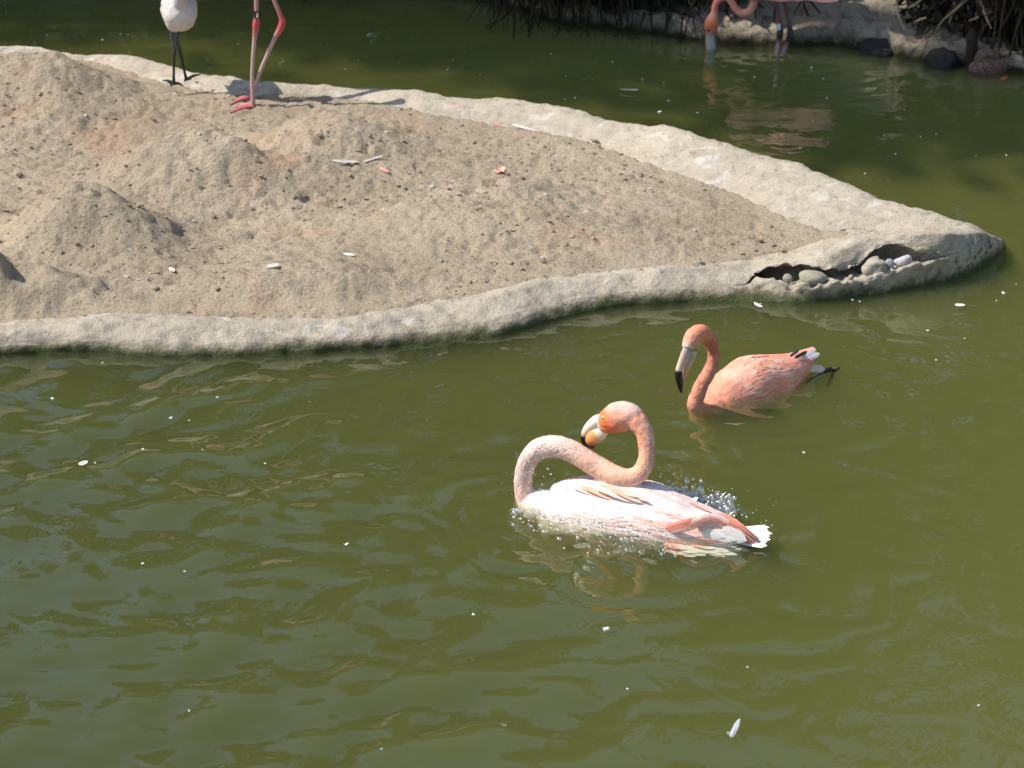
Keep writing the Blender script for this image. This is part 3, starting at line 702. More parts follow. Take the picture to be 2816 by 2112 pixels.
# --- B: swimming salmon flamingo, bill pointing down
def bird_b():
    z2 = zc(1800, 860, 3.95); pl = VPlane(B_CH, B_TL); nb = VPlane(z2(430, 1015), z2(1530, 810)); Pn = lambda x, y, o=0.0: pl(*z2(x, y), o); Nn = lambda x, y, o=0.0: nb(*z2(x, y), o)
    root = thing('flamingo', at_z(*z2(1000, 860)), 'salmon pink flamingo swimming with its black-tipped bill pointing down at the water', 'flamingo', None)
    nk = [(520,1090,170),(440,1010,168),(462,910,166),(520,770,160),(588,650,150),(634,530,140),(640,410,135),(606,300,150),(545,240,170)]
    NP = np.array([Nn(x, y) for x, y, w in nk]); NR = np.array([px_r(w / 3.95, p) for (x, y, w), p in zip(nk, NP)])
    NP[0] = Nn(640, 1000); NP[0][2] = -.03
    hd = [(600,290,150),(535,232,190),(470,235,215),(410,285,215),(370,345,175),(352,390,125)]
    HP = np.array([Nn(x, y, -.006 * i) for i, (x, y, w) in enumerate(hd)]); HR = np.array([px_r(w / 3.95, p) for (x, y, w), p in zip(hd, HP)])
    tops = [(500,-.01),(600,.008),(700,.025),(850,.048),(1000,.063),(1150,.060),(1300,.053),(1450,.047),(1600,.047),(1720,.051)]
    secs = []
    for x, tz in tops:
        yb = 878 + (x - 600) * (-266) / 1100; p = Pn(x, yb); p[2] = 0
        hw = np.interp(x, [500, 700, 1000, 1300, 1600, 1720], [.028, .052, .064, .056, .028, .010]); hb = np.interp(x, [500, 700, 1000, 1300, 1600, 1720], [.03, .058, .074, .060, .026, .010])
        c = p.copy(); c[2] = tz - hb; secs.append((c, hw, hb))
    SP = np.array([s[0] for s in secs])
    ch = (NP[0] + SP[1]) * .5; ch[2] = -.03
    tubes = [tube(SP, [s[1] for s in secs], [s[2] for s in secs], pl.n, 44, 22), tube(NP, NR * .95, NR, nb.n, 70, 16), tube(HP, HR * .85, HR, nb.n, 30, 16), tube(np.array([NP[0], ch, SP[1], SP[2]]), [.024, .035, .05, .05], n=20)]
    def col(co):
        dn, un = polyparam(co, NP); dh, uh = polyparam(co, HP); db, ub = polyparam(co, SP); nz = fbm(co * 45, 3, 5)
        body = ramp3(ub, [(0, (.82, .33, .21)), (.3, (.84, .38, .25)), (.7, (.80, .29, .18)), (1, (.72, .22, .14))]); body = lerp3(body, (.86, .56, .45), sstep(.1, .7, fbm(co * 22, 3, 16)) * .6)
        nc = ramp3(un, [(0, (.72, .30, .21)), (.5, (.74, .31, .21)), (.8, (.72, .25, .16)), (1, (.72, .23, .13))]) * (1 + .1 * nz)[:, None]
        hc = ramp3(uh, [(0, (.76, .27, .16)), (.5, (.80, .31, .19)), (.85, (.82, .38, .26)), (1, (.74, .62, .54))])
        w = sstep(1.3, .85, dn / np.interp(un, np.linspace(0, 1, len(NR)), NR)) * sstep(.0, .06, un)
        c = body * (1 - w)[:, None] + nc * w[:, None]
        wh = sstep(1.25, .95, dh / np.interp(uh, np.linspace(0, 1, len(HR)), HR)) * sstep(.0, .3, uh)
        return np.clip(c * (1 - wh)[:, None] + hc * wh[:, None], 0, 1)
    skin('body', tubes, 0.0034, M['plume'], root, col, lambda co: 0.0008 * fbm(co * 90, 3, 7) + 0.0006 * fbm(co * 38, 2, 8))
    neck_down(root, nb, NP[1:], NR[1:], 1300, [(0, (.72, .30, .21)), (.5, (.74, .31, .21)), (.8, (.72, .25, .16)), (1, (.72, .23, .13))], .006, .0028, .12)
    o = -.03; K_ = (.012, .010, .010)
    up = [(372,385,130),(340,445,118),(308,520,105),(280,590,95),(262,660,92),(270,740,82),(284,815,58),(292,870,22)]
    P = np.array([Nn(x, y, o) for x, y, w in up]); rr = np.array([px_r(w / 3.95, p) for (x, y, w), p in zip(up, P)]); mb = MB()
    bill_piece(mb, P, rr * .72, rr, nb.n, [(0, (.44, .37, .34)), (.15, (.60, .43, .37)), (.44, (.74, .57, .41)), (.49, (.76, .55, .38)), (.52, K_), (1, K_)]); mb.build('upper_bill', M['bill'], root)
    lo = [(425,400,100),(395,470,110),(358,560,100),(324,650,84),(306,740,58),(298,800,24)]
    P = np.array([Nn(x, y, o + .008) for x, y, w in lo]); rr = np.array([px_r(w / 3.95, p) for (x, y, w), p in zip(lo, P)]); mb = MB()
    bill_piece(mb, P, rr * .8, rr * .9, nb.n, [(0, (.62, .6, .55)), (.2, (.5, .42, .35)), (.4, (.74, .46, .32)), (.75, (.72, .36, .24)), (1, (.3, .1, .08))]); mb.build('lower_bill', M['bill'], root)
    ec = Nn(448, 330, -.02) - nb.n * HR[3] * .62; eye_part(ec, -nb.n + np.array([.3, 0, 0]), .0042, root)
    def pick(t, phi):
        r = rng.random(); c = np.array([.82, .33, .21]) if r < .55 else (np.array([.86, .48, .36]) if r < .84 else np.array([.80, .23, .11]))
        if t > .6: c = c * np.array([.96, .82, .78])
        return c, c * .65 + np.array([.88, .60, .50]) * .35
    torso_feathers(pl, secs, root, 'wing', pick, 18, 13, .055, .018, -.45, 1.50, start=.07, end=.84, lift=.0026)
    # edge feather of the near wing
    mb = MB()
    for (xa, ya, xb, yb, w) in ((1370,820,1150,960,.012),(1360,835,1180,965,.010)):
        a, b = Pn(xa, ya, -.052), Pn(xb, yb, -.058); feather(mb, a, b - a, -pl.n, np.linalg.norm(b - a), w, .02, (.86, .5, .4), (.9, .68, .6))
    mb.build('wing_edge_feathers', M['quill'], root)
    for (xa, ya, xb, yb, w, c) in ((1470,475,1570,405,.007,(.10,.08,.10)),(1520,490,1660,420,.008,(.05,.04,.05)),(1590,500,1750,398,.012,(.86,.80,.78)),(1610,530,1795,440,.012,(.88,.84,.82)),(1600,540,1720,470,.013,(.86,.74,.7)),(1600,590,1855,612,.018,(.72,.62,.52)),(1540,520,1640,445,.012,(.82,.5,.4))):
        a, b = Pn(xa, ya, -.022), Pn(xb, yb, -.022); m = MB(); feather(m, a, b - a, np.array([0, 0, .6]) - pl.n, np.linalg.norm(b - a), w, .0, c, None, 7, .8); m.build('tail_feather', M['quill'], root)
    # a dark leg paddling just behind, half under the surface
    for pts in ([(1640,760,-.04),(1780,670,-.022),(1920,615,-.004),(2005,603,.005)], [(1965,612,-.002),(1925,690,-.022),(1880,800,-.05)]):
        q = np.array([at_z(*z2(a, b), c) for a, b, c in pts]); v, f = tube(q, [.004, .0045, .006, .0035][:len(q)], k=10); m = MB(); m.add(v, f, (.05, .035, .03)); m.build('leg', M['skin'], root)
    return root
bird_b()

# --- legs and feet shared by the standing birds
def leg_mesh(pts, rad, cols, root, name='leg'):
    v, f = tube(np.array(pts), rad, n=60, k=12); c = ramp3(np.r_[np.repeat(np.linspace(0, 1, 60), 12), 0, 1], cols)
    m = MB(); m.add(v, f, c); return m.build(name, M['skin'], root)
def foot(heel, tips, root, col, webc, r=.006):
    heel = np.asarray(heel); mb = MB()
    for t in tips:
        t = np.asarray(t); mid = heel * .5 + t * .5 + np.array([0, 0, .004])
        v, f = tube(np.array([heel, mid, t]), [r, r * .9, r * .4], n=14, k=8); mb.add(v, f, col)
    for a, b in zip(tips[:-1], tips[1:]):
        a, b = np.asarray(a), np.asarray(b); h2 = heel + np.array([0, 0, .003]); a2 = heel + (a - heel) * .9 + np.array([0, 0, .002]); b2 = heel + (b - heel) * .9 + np.array([0, 0, .002]); m2 = heel + (a + b - 2 * heel) * .36 + np.array([0, 0, .002])
        mb.add([h2, a2, m2, b2], [(0, 1, 2), (0, 2, 3)], webc)
    return mb.build('foot', M['skin'], root)
def standing_body(root, c, t, L, hw, hh, neck, nrad, head, hrad, colfn, seed, tilt=0.0):
    t = np.asarray(t); n = np.array([-t[1], t[0], 0.0]); up = np.array([0, 0, 1.0])
    xs_ = [-.5, -.38, -.15, .1, .32, .5]; zf = [.15, .05, 0, -.02, 0, -.05]; wf = [.25, .7, 1, .95, .6, .15]
    SP = np.array([c + t * L * x + up * (hh * z + tilt * x * L) for x, z in zip(xs_, zf)])
    tubes = [tube(SP, [hw * w for w in wf], [hh * w for w in wf], n, 36, 20), tube(np.array(neck), nrad, None, n, 60, 14), tube(np.array(head), hrad, None, n, 20, 14)]
    return skin('body', tubes, 0.006, M['plume'], root, colfn, lambda co: 0.0025 * fbm(co * 40, 3, seed))

# --- E: adult standing on the island, only its legs below the frame edge
def bird_e():
    z7 = zc(440, 0, 5.026); heel = sand_at(*z7(1285, 1475)); pl = VPlane(z7(900, 1475), z7(1500, 1475)); pl.p = heel
    heel2 = sand_at(*z7(1262, 1345)); root = thing('flamingo', heel, 'flamingo standing on pink legs with red ankles and a black leg band', 'flamingo')
    pk, rd, pale = (.50, .24, .22), (.52, .09, .09), (.52, .36, .33)
    pl2 = VPlane(z7(900, 1345), z7(1500, 1345)); pl2.p = heel2
    P1 = [heel + np.array([0, 0, .002])] + [pl(*z7(x, y)) for x, y in ((1282,1300),(1272,1100),(1285,800),(1308,520),(1330,330),(1335,200),(1332,0),(1335,-350),(1360,-800))]
    leg_mesh(P1, [.0085,.0068,.0060,.0060,.0070,.0115,.0076,.0072,.008,.015], [(0, pk), (.2, pale), (.4, pale), (.5, rd), (.6, rd), (.68, pk), (1, pk)], root)
    P2 = [heel2 + np.array([0, 0, .002])] + [pl2(*z7(x, y)) for x, y in ((1310,1210),(1400,950),(1490,740),(1590,520),(1690,330),(1665,210),(1580,0),(1480,-350),(1420,-800))]
    leg_mesh(P2, [.0085,.0068,.0060,.0060,.0070,.0115,.0076,.0072,.008,.015], [(0, pk), (.2, pale), (.4, pale), (.5, rd), (.6, rd), (.68, pk), (1, pk)], root)
    S = lambda x, y: sand_at(*z7(x, y)) + np.array([0, 0, .003])
    fc, wc = (.80, .25, .25), (.72, .20, .20)
    foot(heel, [S(965, 1570), S(1050, 1500), S(1120, 1465)], root, fc, wc, .006)
    foot(heel2, [S(970, 1455), S(1030, 1395), S(1110, 1370)], root, fc, wc, .006)
    b = pl(*z7(1335, 200)); mb = MB(); v, f = tube(np.array([b + np.array([0, 0, -.009]), b, b + np.array([0, 0, .009])]), [.012, .0125, .012], n=9, k=16); mb.add(v, f, (.012, .012, .012)); band = mb.build('leg_band', M['bill'], root)
    mb = MB(); v, f = tube(np.array([b + np.array([.004, -.011, -.006]), b + np.array([.004, -.0115, .006])]), [.0035, .0035], n=4, k=8); mb.add(v, f, (.55, .48, .33)); mb.build('band_number', M['bill'], band)
    hip = (P1[-1] + P2[-1]) / 2 + np.array([0, .12, 0]); t = np.array([-1, -.15, 0]); t /= np.linalg.norm(t); c = hip + np.array([0, 0, .09])
    nk = [c + t * .20 + np.array([0, 0, .02]), c + t * .28 + np.array([0, 0, .10]), c + t * .27 + np.array([0, 0, .24]), c + t * .22 + np.array([0, 0, .38]), c + t * .27 + np.array([0, 0, .47])]
    hd = [nk[-1], nk[-1] + t * .05 + np.array([0, 0, .02]), nk[-1] + t * .09 + np.array([0, 0, -.005])]
    standing_body(root, c, t, .50, .10, .10, nk, [.04, .027, .024, .02, .022], hd, [.022, .03, .02], lambda co: ramp3(np.full(len(co), .5) + .3 * fbm(co * 20, 2, 3), [(0, (.82, .38, .28)), (1, (.88, .6, .5))]), 31)
    mb = MB(); q = hd[-1]; bill_piece(mb, np.array([q, q + t * .045 + np.array([0, 0, -.02]), q + t * .06 + np.array([0, 0, -.06]), q + t * .045 + np.array([0, 0, -.09])]), np.array([.014, .014, .012, .004]), np.array([.018, .018, .014, .004]), np.array([-t[1], t[0], 0]), [(0, (.8, .7, .6)), (.5, (.8, .6, .5)), (.6, (.012, .01, .01)), (1, (.012, .01, .01))]); mb.build('bill', M['bill'], root)
bird_e()

# --- D: grey chick
def bird_d():
    z7 = zc(440, 0, 5.026); h1 = oz(375, 180, .13); h2 = oz(403, 172, .14)
    pl = VPlane(z7(0, 1150), z7(600, 1150)); pl.p = h1 * .5 + h2 * .5
    root = thing('flamingo_chick', h1, 'fluffy greyish white flamingo chick on thin black legs at the kerb', 'flamingo chick')
    k = (.022, .022, .026); g = (.06, .065, .075); p1 = VPlane(z7(0, 1150), z7(600, 1150)); p1.p = h1; p2 = VPlane(z7(0, 1150), z7(600, 1150)); p2.p = h2
    leg_mesh([h1] + [p1(*z7(x, y)) for x, y in ((190,1020),(193,800),(198,690),(180,600),(165,480),(190,300))], [.006,.0042,.0045,.0062,.005,.006,.012], [(0, k), (.4, k), (.6, g), (1, g)], root)
    leg_mesh([h2] + [p2(*z7(x, y)) for x, y in ((340,1000),(305,830),(262,660),(235,560),(262,430),(290,260))], [.006,.0042,.0050,.0065,.0055,.006,.012], [(0, k), (.4, k), (.6, g), (1, g)], root)
    T = lambda x, y, z: at_z(*z7(x, y), z)
    foot(h1, [T(35, 1112, .137), T(150, 1195, .118), T(320, 1188, .120)], root, k, (.018, .018, .02), .005)
    foot(h2, [T(340, 1125, .132), T(430, 1100, .138), T(560, 1030, .148)], root, k, (.018, .018, .02), .005)
    c = pl(*z7(262, 120)); t = np.array([.25, -.97, 0]); n = np.array([.97, .25, 0]); up = np.array([0, 0, 1.0])
    tubes = [ellipsoid(c, [t, n, up], (.090, .058, .072)), ellipsoid(c + up * .02 - t * .03, [t, n, up], (.07, .047, .05)), ellipsoid(c - up * .035 + n * -.018, [t, n, up], (.045, .030, .040)), ellipsoid(c - up * .030 + n * .022, [t, n, up], (.045, .028, .036)),
             tube(np.array([c + t * .05 + up * .02, c + t * .10 + up * .07, c + t * .10 + up * .15, c + t * .09 + up * .22]), [.03, .022, .016, .016], None, n, 40, 12), ellipsoid(c + t * .10 + up * .235, [t, n, up], (.033, .021, .024))]
    def col(co):
        z = (co[:, 2] - c[2]); nz = fbm(co * 30, 3, 77)
        w = sstep(.0, .05, z + .02 * nz); base = lerp3((.66, .62, .57), (.52, .51, .52), w); return np.clip(base * (1 + .12 * fbm(co * 80, 2, 78))[:, None], 0, 1)
    skin('body', tubes, .0035, M['plume'], root, col, lambda co: .0022 * fbm(co * 28, 2, 79) + .0006 * fbm(co * 160, 2, 80))
    # small wing folds
    for s in (-1, 1):
        mb = MB()
        for q in range(7):
            a = c + n * s * .049 + up * (.022 - .008 * q) + t * (.03 - .004 * q); feather(mb, a, -t + up * (-.35) - n * s * .1, n * s, .07, .02, .0, (.55, .53, .52), (.5, .5, .52))
        mb.build('wing', M['quill'], root)
    mb = MB(); q = c + t * .128 + up * .232; bill_piece(mb, np.array([q, q + t * .025 - up * .008, q + t * .035 - up * .03]), np.array([.009, .008, .003]), np.array([.01, .009, .003]), n, [(0, (.3, .3, .32)), (1, (.03, .03, .03))]); mb.build('bill', M['bill'], root)
bird_d()

# --- C: feeding flamingo across the water
def bird_c():
    z5 = zc(1900, 0, 7.373); bp = z5(400, 1000); lp = z5(1800, 1040); pl = VPlane(bp, lp); Pn = lambda x, y, o=0.0: pl(*z5(x, y), o)
    root = thing('flamingo', at_z(*lp), 'flamingo wading by the far bank with its bill in the water and neck looped', 'flamingo')
    nk = [(1250,-420,330),(1285,-200,240),(1290,-40,200),(1262,110,185),(1190,220,185),(1080,272,175),(970,240,165),(880,130,160),(800,10,155),(700,-55,150),(590,-20,145),(510,70,142),(482,180,140),(472,300,150)]
    NP = np.array([Pn(x, y) for x, y, w in nk]); NR = np.array([px_r(w / 7.373, p) for (x, y, w), p in zip(nk, NP)])
    hd = [(472,280,160),(440,380,250),(422,470,300),(412,560,285),(398,640,240),(392,690,190)]
    HP = np.array([Pn(x, y) for x, y, w in hd]); HR = np.array([px_r(w / 7.373, p) for (x, y, w), p in zip(hd, HP)])
    c = Pn(1800, -390); t = -pl.t if pl.t[0] > 0 else pl.t; up = np.array([0, 0, 1.0]); L, hw, hh = .46, .085, .075
    xs_ = [-.5, -.38, -.15, .1, .32, .46]; wf = [.2, .65, 1, .95, .7, .35]
    SP = np.array([c + t * L * x - up * .02 * x for x in xs_]); SP[-1] = SP[-1] * .3 + NP[0] * .7
    tubes = [tube(SP, [hw * w for w in wf], [hh * w for w in wf], pl.n, 36, 20), tube(NP, NR, None, pl.n, 110, 14), tube(HP, HR * .9, HR, pl.n, 30, 14)]
    def col(co):
        dh, uh = polyparam(co, HP); dn, un = polyparam(co, NP)
        cc_ = ramp3(un, [(0, (.80, .42, .33)), (.4, (.80, .37, .28)), (.8, (.78, .26, .17)), (1, (.76, .26, .18))])
        hc = ramp3(uh, [(0, (.76, .36, .28)), (.25, (.80, .26, .12)), (.7, (.76, .22, .09)), (.92, (.72, .35, .25)), (1, (.55, .5, .46))])
        w = sstep(1.25, .9, dh / np.interp(uh, np.linspace(0, 1, len(HR)), HR)); return np.clip(cc_ * (1 - w)[:, None] + hc * w[:, None], 0, 1)
    skin('body', tubes, .0045, M['plume'], root, col, lambda co: .0008 * fbm(co * 60, 2, 17))
    mb = MB(); bl = [(390,650,200),(388,740,190),(392,850,200),(405,960,205),(430,1060,170),(460,1130,90)]
    P = np.array([Pn(x, y) for x, y, w in bl]); rr = np.array([px_r(w / 7.373, p) for (x, y, w), p in zip(bl, P)])
    bill_piece(mb, P, rr * .8, rr, pl.n, [(0, (.30, .26, .26)), (.2, (.46, .43, .40)), (.65, (.48, .44, .40)), (.72, (.3, .25, .24)), (1, (.02, .02, .02))]); mb.build('bill', M['bill'], root)
    mb = MB(); P = np.array([Pn(x, y, .004) for x, y in ((450,700),(455,850),(480,960),(520,990))]); v, f = tube(P, [.008, .010, .009, .004], k=10); mb.add(v, f, (.22, .17, .16)); mb.build('lower_bill', M['bill'], root)
    eye_part(Pn(350, 590) - pl.n * HR[3] * .82, -pl.n, .0045, root, (.03, .02, .02))
    dk, kn, pk = (.20, .10, .09), (.05, .03, .03), (.62, .36, .38)  # dk: pink upper legs coloured dark for the shade of the body
    for pts, o in (([(1740,1120),(1745,1030),(1775,860),(1808,680),(1806,560),(1790,430),(1725,60),(1700,-250)], -.01), ([(1860,1130),(1885,1040),(1930,920),(2010,730),(2010,600),(1985,460),(1905,60),(1850,-250)], .012)):
        P = [Pn(x, y, o) for x, y in pts]; leg_mesh(P, [.008, .0075, .0085, .0125, .0105, .0075, .0072, .012], [(0, pk), (.18, pk), (.3, kn), (.5, kn), (.6, dk), (1, dk)], root)
    mb = MB(); P = [Pn(1770, 475, -.013), Pn(1778, 530, -.013), Pn(1790, 590, -.013)]; v, f = tube(np.array(P), [.0095, .010, .0095], n=8, k=14); mb.add(v, f, (.80, .80, .80)); mb.build('leg_band', M['bill'], root)
    for s in (-1, 1):
        mb = MB()
        for q in range(30):
            a = c + pl.n * s * hw * (.95 - .1 * (q % 3)) + up * (hh * .5 - .012 * (q % 7)) + t * L * (.25 - .5 * (q / 30)); feather(mb, a, -t - up * .12, pl.n * s, .12, .03, 0, (.80, .38, .30), (.82, .5, .42))
        mb.build('wing', M['quill'], root)
bird_c()
#==SMALL
# ------------------------------------------------------------------ stones in the washed-out hollow
def pebble(name, px, py, z, sx, sy, sz, col, label, seed, rot=0.0, group=None, squash=0.0):
    c = at_z(px, py, z); v, f = ellipsoid((0, 0, 0), np.eye(3), (1, 1, 1), 12, 18)
    v = v * (1 + .12 * fbm(v * 1.3 + seed, 2, seed) + squash * np.maximum(0, fbm(v * 2.2 + seed, 1, seed + 3)))[:, None] * np.array([sx, sy, sz])
    cr, sr = math.cos(rot), math.sin(rot); v = np.c_[v[:, 0] * cr - v[:, 2] * sr, v[:, 1], v[:, 0] * sr + v[:, 2] * cr]
    mb = MB(); mb.add(v + c, f, col); return tag(mb.build(name, M['stone']), label, 'stone', group)
z6 = zc(2060, 640, 2212 / 540.0)
def cave_pt(x, y, dz=0.0, inw_=0.03):
    """a point on the ledge of the hollow, seen at this pixel"""
    px, py = z6(x, y); q = np.array([px, py]) / OV; pl_ = proj(Lp); k = np.argmin(np.abs(pl_[:, 0] - q[0]) + 1000 * (dep < .5))
    return Lp[k] + inw[k] * inw_, k
def cave_stone(x, y, r, col, label, seed, rot=0.0, squash=0.0, deep=.025, dz=0.0):
    c, k = cave_pt(x, y, 0, deep); v, f = ellipsoid((0, 0, 0), np.eye(3), (1, 1, 1), 14, 20)
    nn = v.copy(); v = np.sign(v) * np.abs(v) ** (1 - .45 * min(1, squash * 2.5)); v = v * (1 + .10 * fbm(nn * 1.3 + seed, 2, seed) + squash * fbm(nn * 1.1 + 3 * seed, 1, seed + 3))[:, None] * np.array(r)
    cr, sr = math.cos(rot), math.sin(rot); v = np.c_[v[:, 0] * cr - v[:, 2] * sr, v[:, 1], v[:, 0] * sr + v[:, 2] * cr]
    mb = MB(); mb.add(v + c + np.array([0, 0, r[2] * .70 - .004 + dz]), f, col); tag(mb.build('stone', M['stone']), label, 'stone')
cave_stone(735, 560, (.036, .026, .017), (.40, .36, .28), 'smooth egg-shaped tan stone lying in the hollow of the kerb', 5, -.10)
cave_stone(455, 540, (.013, .013, .013), (.34, .32, .28), 'small round grey stone at the shaded end of the hollow', 8, .3)
cave_stone(1480, 440, (.026, .020, .018), (.42, .38, .31), 'blocky pale stone standing in the deeper end of the hollow', 13, .35, .35)
cave_stone(1635, 410, (.012, .010, .015), (.38, .38, .40), 'small bluish grey stone leaning beside the blocky pale stone', 17, .2)
cave_stone(1790, 345, (.022, .014, .013), (.50, .47, .47), 'pinkish white knobbly stone in the deep end of the hollow', 23, .45, .15)
cave_stone(1160, 490, (.007, .006, .008), (.42, .37, .27), 'tiny tan pebble on the rim of the hollow', 29, .2, 0, .012)

# ------------------------------------------------------------------ loose feathers on the island
def lone_feather(name, a, b, W, col, label, tip=None, bend=0.03, nrm=(0, -.3, 1), group=None, lift=.006):
    a = a + np.array([0, 0, lift]); b = b + np.array([0, 0, lift]); d = b - a; L = np.linalg.norm(d)
    root = thing(name, a, label, 'feather', group); mb = MB(); feather(mb, a, d, nrm, L, W, bend, col, tip, 8, .6); mb.build('vane', M['quill'], root)
    nn = np.asarray(nrm, float); mb = MB(); v, f = tube(np.array([a - d * .06, a + d * .5 + nn * (bend * L * .25 + W * .12), a + d * .9 + nn * bend * L * .8]), [W * .07, W * .06, W * .02], n=12, k=6); mb.add(v, f, (.85, .8, .68)); mb.build('shaft', M['quill'], root)
    return root
S2 = lambda x, y: sand_at(600 + x / 2.212, 150 + y / 2.212)
lone_feather('feather', S2(1790, 435), S2(2005, 487), .009, (.80, .78, .68), 'long curved white quill lying at the foot of the kerb', None, -.10)
lone_feather('feather', S2(690, 655), S2(860, 668), .012, (.80, .76, .70), 'flat white feather lying on the mud beside a nest mound')
lone_feather('feather', S2(880, 665), S2(1005, 628), .008, (.62, .57, .50), 'narrow grey-white feather with a dark edge on the mud', (.8, .77, .7))
lone_feather('feather', S2(985, 700), S2(1040, 730), .012, (.85, .33, .24), 'small bright pink feather on the trampled mud')
lone_feather('feather', S2(1675, 432), S2(1725, 434), .010, (.86, .20, .09), 'tiny orange-red feather beside the curved white quill')
def fluff(c, r, cols, label, seed, group=None, cat='feather', flat=.5, n=26):
    rr = np.random.default_rng(seed); root = thing('down_feather', c, label, cat, group); mb = MB()
    for k in range(n):
        th = rr.uniform(0, 6.28); e = rr.uniform(.1, 1.2); d = np.array([math.cos(th) * math.cos(e), math.sin(th) * math.cos(e), math.sin(e) * flat + .05])
        feather(mb, c + np.array([0, 0, .002]), d, np.cross(d, [math.sin(th), -math.cos(th), .2]), r * rr.uniform(.6, 1.1), r * .38, .1, cols[k % len(cols)], None, 4)
    mb.build('barbs', M['quill'], root); return root
fluff(S2(1720, 725), .026, [(.86, .30, .20), (.88, .50, .40), (.9, .85, .8)], 'tuft of pink and white down on a low mud hump', 3)
S3 = lambda x, y: sand_at(x / 2.011, 100 + y / 2.011)
lone_feather('feather', S3(1475, 1285), S3(1545, 1272), .012, (.80, .79, .74), 'short white feather lying alone on smooth mud')
lone_feather('feather', S3(940, 1290), S3(965, 1315), .012, (.80, .62, .55), 'stubby pale pink feather among the mud crumbs')
S4 = lambda x, y: sand_at(x / 2.011, 100 + y / 2.011)
lone_feather('feather', S4(1900, 1212), S4(1965, 1222), .010, (.70, .67, .58), 'thin yellowish feather half buried in the mud')

# ------------------------------------------------------------------ bits floating on the water
protos = []
for k in range(4):
    rr = np.random.default_rng(100 + k); m = MB(); v, f = ellipsoid((0, 0, 0), np.eye(3), (1, .75, .45), 6, 9)
    v = v * (1 + .35 * vnoise(v * 2.5 + 9 * k, k))[:, None]; m.add(v, f, (.78, .80, .76))
    for q in range(5):
        th = rr.uniform(0, 6.28); d = np.array([math.cos(th), math.sin(th), .25]); feather(m, (0, 0, .1), d, (0, 0, 1), rr.uniform(1.2, 2.0), .6, .1, (.78, .80, .78), None, 3)
    o = m.build('down_fluff', M['quill']); protos.append(o)
spk = []
def addspk(ox, oy, k, L):
    for a in L: spk.append((ox + a[0] / k, oy + a[1] / k, a[2] if len(a) > 2 else 1.0))
addspk(0, 0, 3.687, [(45,55),(62,130),(475,355),(860,300,.7),(850,357,.6),(1035,405,1.2),(1220,347,.8),(1295,352,.7),(1315,537,.9),(350,437,.7),(1490,380,.5)])
addspk(1500, 0, 1.681, [(300,183,.8),(25,250),(308,287,1.6),(95,350),(180,368,.7),(220,368,.6),(448,367,.9),(547,381,.9),(137,452,1.1),(90,460,.9),(570,465,1.5),(527,518,2.2),(702,522,1.2),(745,560,.7),(1230,315,1.6),(966,357,1.3),(1284,364,1.3),(1300,454,1.2),(1236,558,.8),(1175,686,1.2),(1476,803,1.1),(1617,713,.9),(1735,632,.8),(1805,620,.7),(1565,628,.7),(1600,637,.7),(1990,720,.7),(2130,718,.8),(1622,540,.6)])
addspk(0, 950, 2.011, [(565,97,.8),(290,295,1.2),(1200,288,1.2),(945,402,1.4),(1045,415,.8),(790,575,1.1),(1120,577,.7),(525,650,.8),(1465,653,.8),(1915,1100,1.4),(790,1207,1.1),(1020,1250,.7)])
addspk(2000, 600, 2.711, [(245,640,1),(935,610,1),(990,623,1),(2060,560,1.6),(2005,615,.9),(1493,838,1.1),(1768,897,.6),(1557,1058,.8),(2155,492,.7)])
addspk(0, 0, 1, [(1302,1690,.9),(2055,1835,.6),(2690,1940,.7),(1050,2060,.7),(520,1955,.7),(1725,1895,.6),(2210,1245,1.1),(900,120,.7),(985,165,.8),(745,78,.9),(690,95,.9),(655,120,.8),(950,190,.8),(1060,140,.7),(1245,165,.9),(1320,205,.7)])
for k, (px, py, s) in enumerate(spk):
    c = at_z(px, py, .002); o = protos[k % 4] if k < 4 else protos[k % 4].copy()
    if k >= 4: COL.objects.link(o)
    o.location = c; o.rotation_euler = (0, 0, rng.uniform(0, 6.28)); sz = .0026 * s * rng.uniform(.9, 1.15); o.scale = (sz, sz, sz)
    where = 'in front of the island, clear of the birds' if c[1] < 5.45 else ('behind the island, under the dark shrubs' if c[0] < .3 else 'between the island and the far mud bank')
    tag(o, 'small white speck of down floating ' + where, 'down fluff', 'specks of down afloat on the pond')
W3p = lambda x, y, z=.003: at_z(x, y, z)
fluff(W3p(1667, 1735), .008, [(.82, .84, .84), (.75, .78, .78)], 'round white ball of down afloat below the bathing flamingo', 6)
r_ = lone_feather('feather', W3p(2010, 2035), W3p(2030, 1990), .009, (.84, .84, .82), 'upright forked white feather floating alone on open green water', None, .1, (0, -1, .5))
mb = MB(); a = W3p(2018, 2022); feather(mb, a, W3p(1990, 2030) - a + np.array([0, 0, .01]), (0, -.5, 1), .018, .010, .1, (.84, .84, .82)); mb.v = [list(np.array(q)) for q in mb.v]; mb.build('barb', M['quill'], r_)
lone_feather('feather', W3p(2075, 838), W3p(2097, 858), .010, (.82, .82, .80), 'curled white feather afloat at the foot of the kerb', None, .15)
lone_feather('feather', W3p(2626, 844), W3p(2654, 845), .010, (.84, .84, .82), 'flat white feather drifting off the tip of the island')
lone_feather('feather', W3p(1706, 250), W3p(1757, 253), .010, (.75, .35, .20), 'thin orange feather with a white tip adrift behind the island', (.8, .78, .7))
lone_feather('feather', W3p(218, 1285), W3p(242, 1275), .012, (.84, .84, .82), 'white feather drifting among the blue ripples')
v, f = ellipsoid(at_z(830, 82, -.05), np.eye(3), (.045, .075, .004), 8, 20); mb = MB(); mb.add(v, f, (.55, .50, .10)); tag(mb.build('sunken_leaf', M['leaf']), 'yellow leaf lying just under the water behind the standing flamingo', 'leaf')

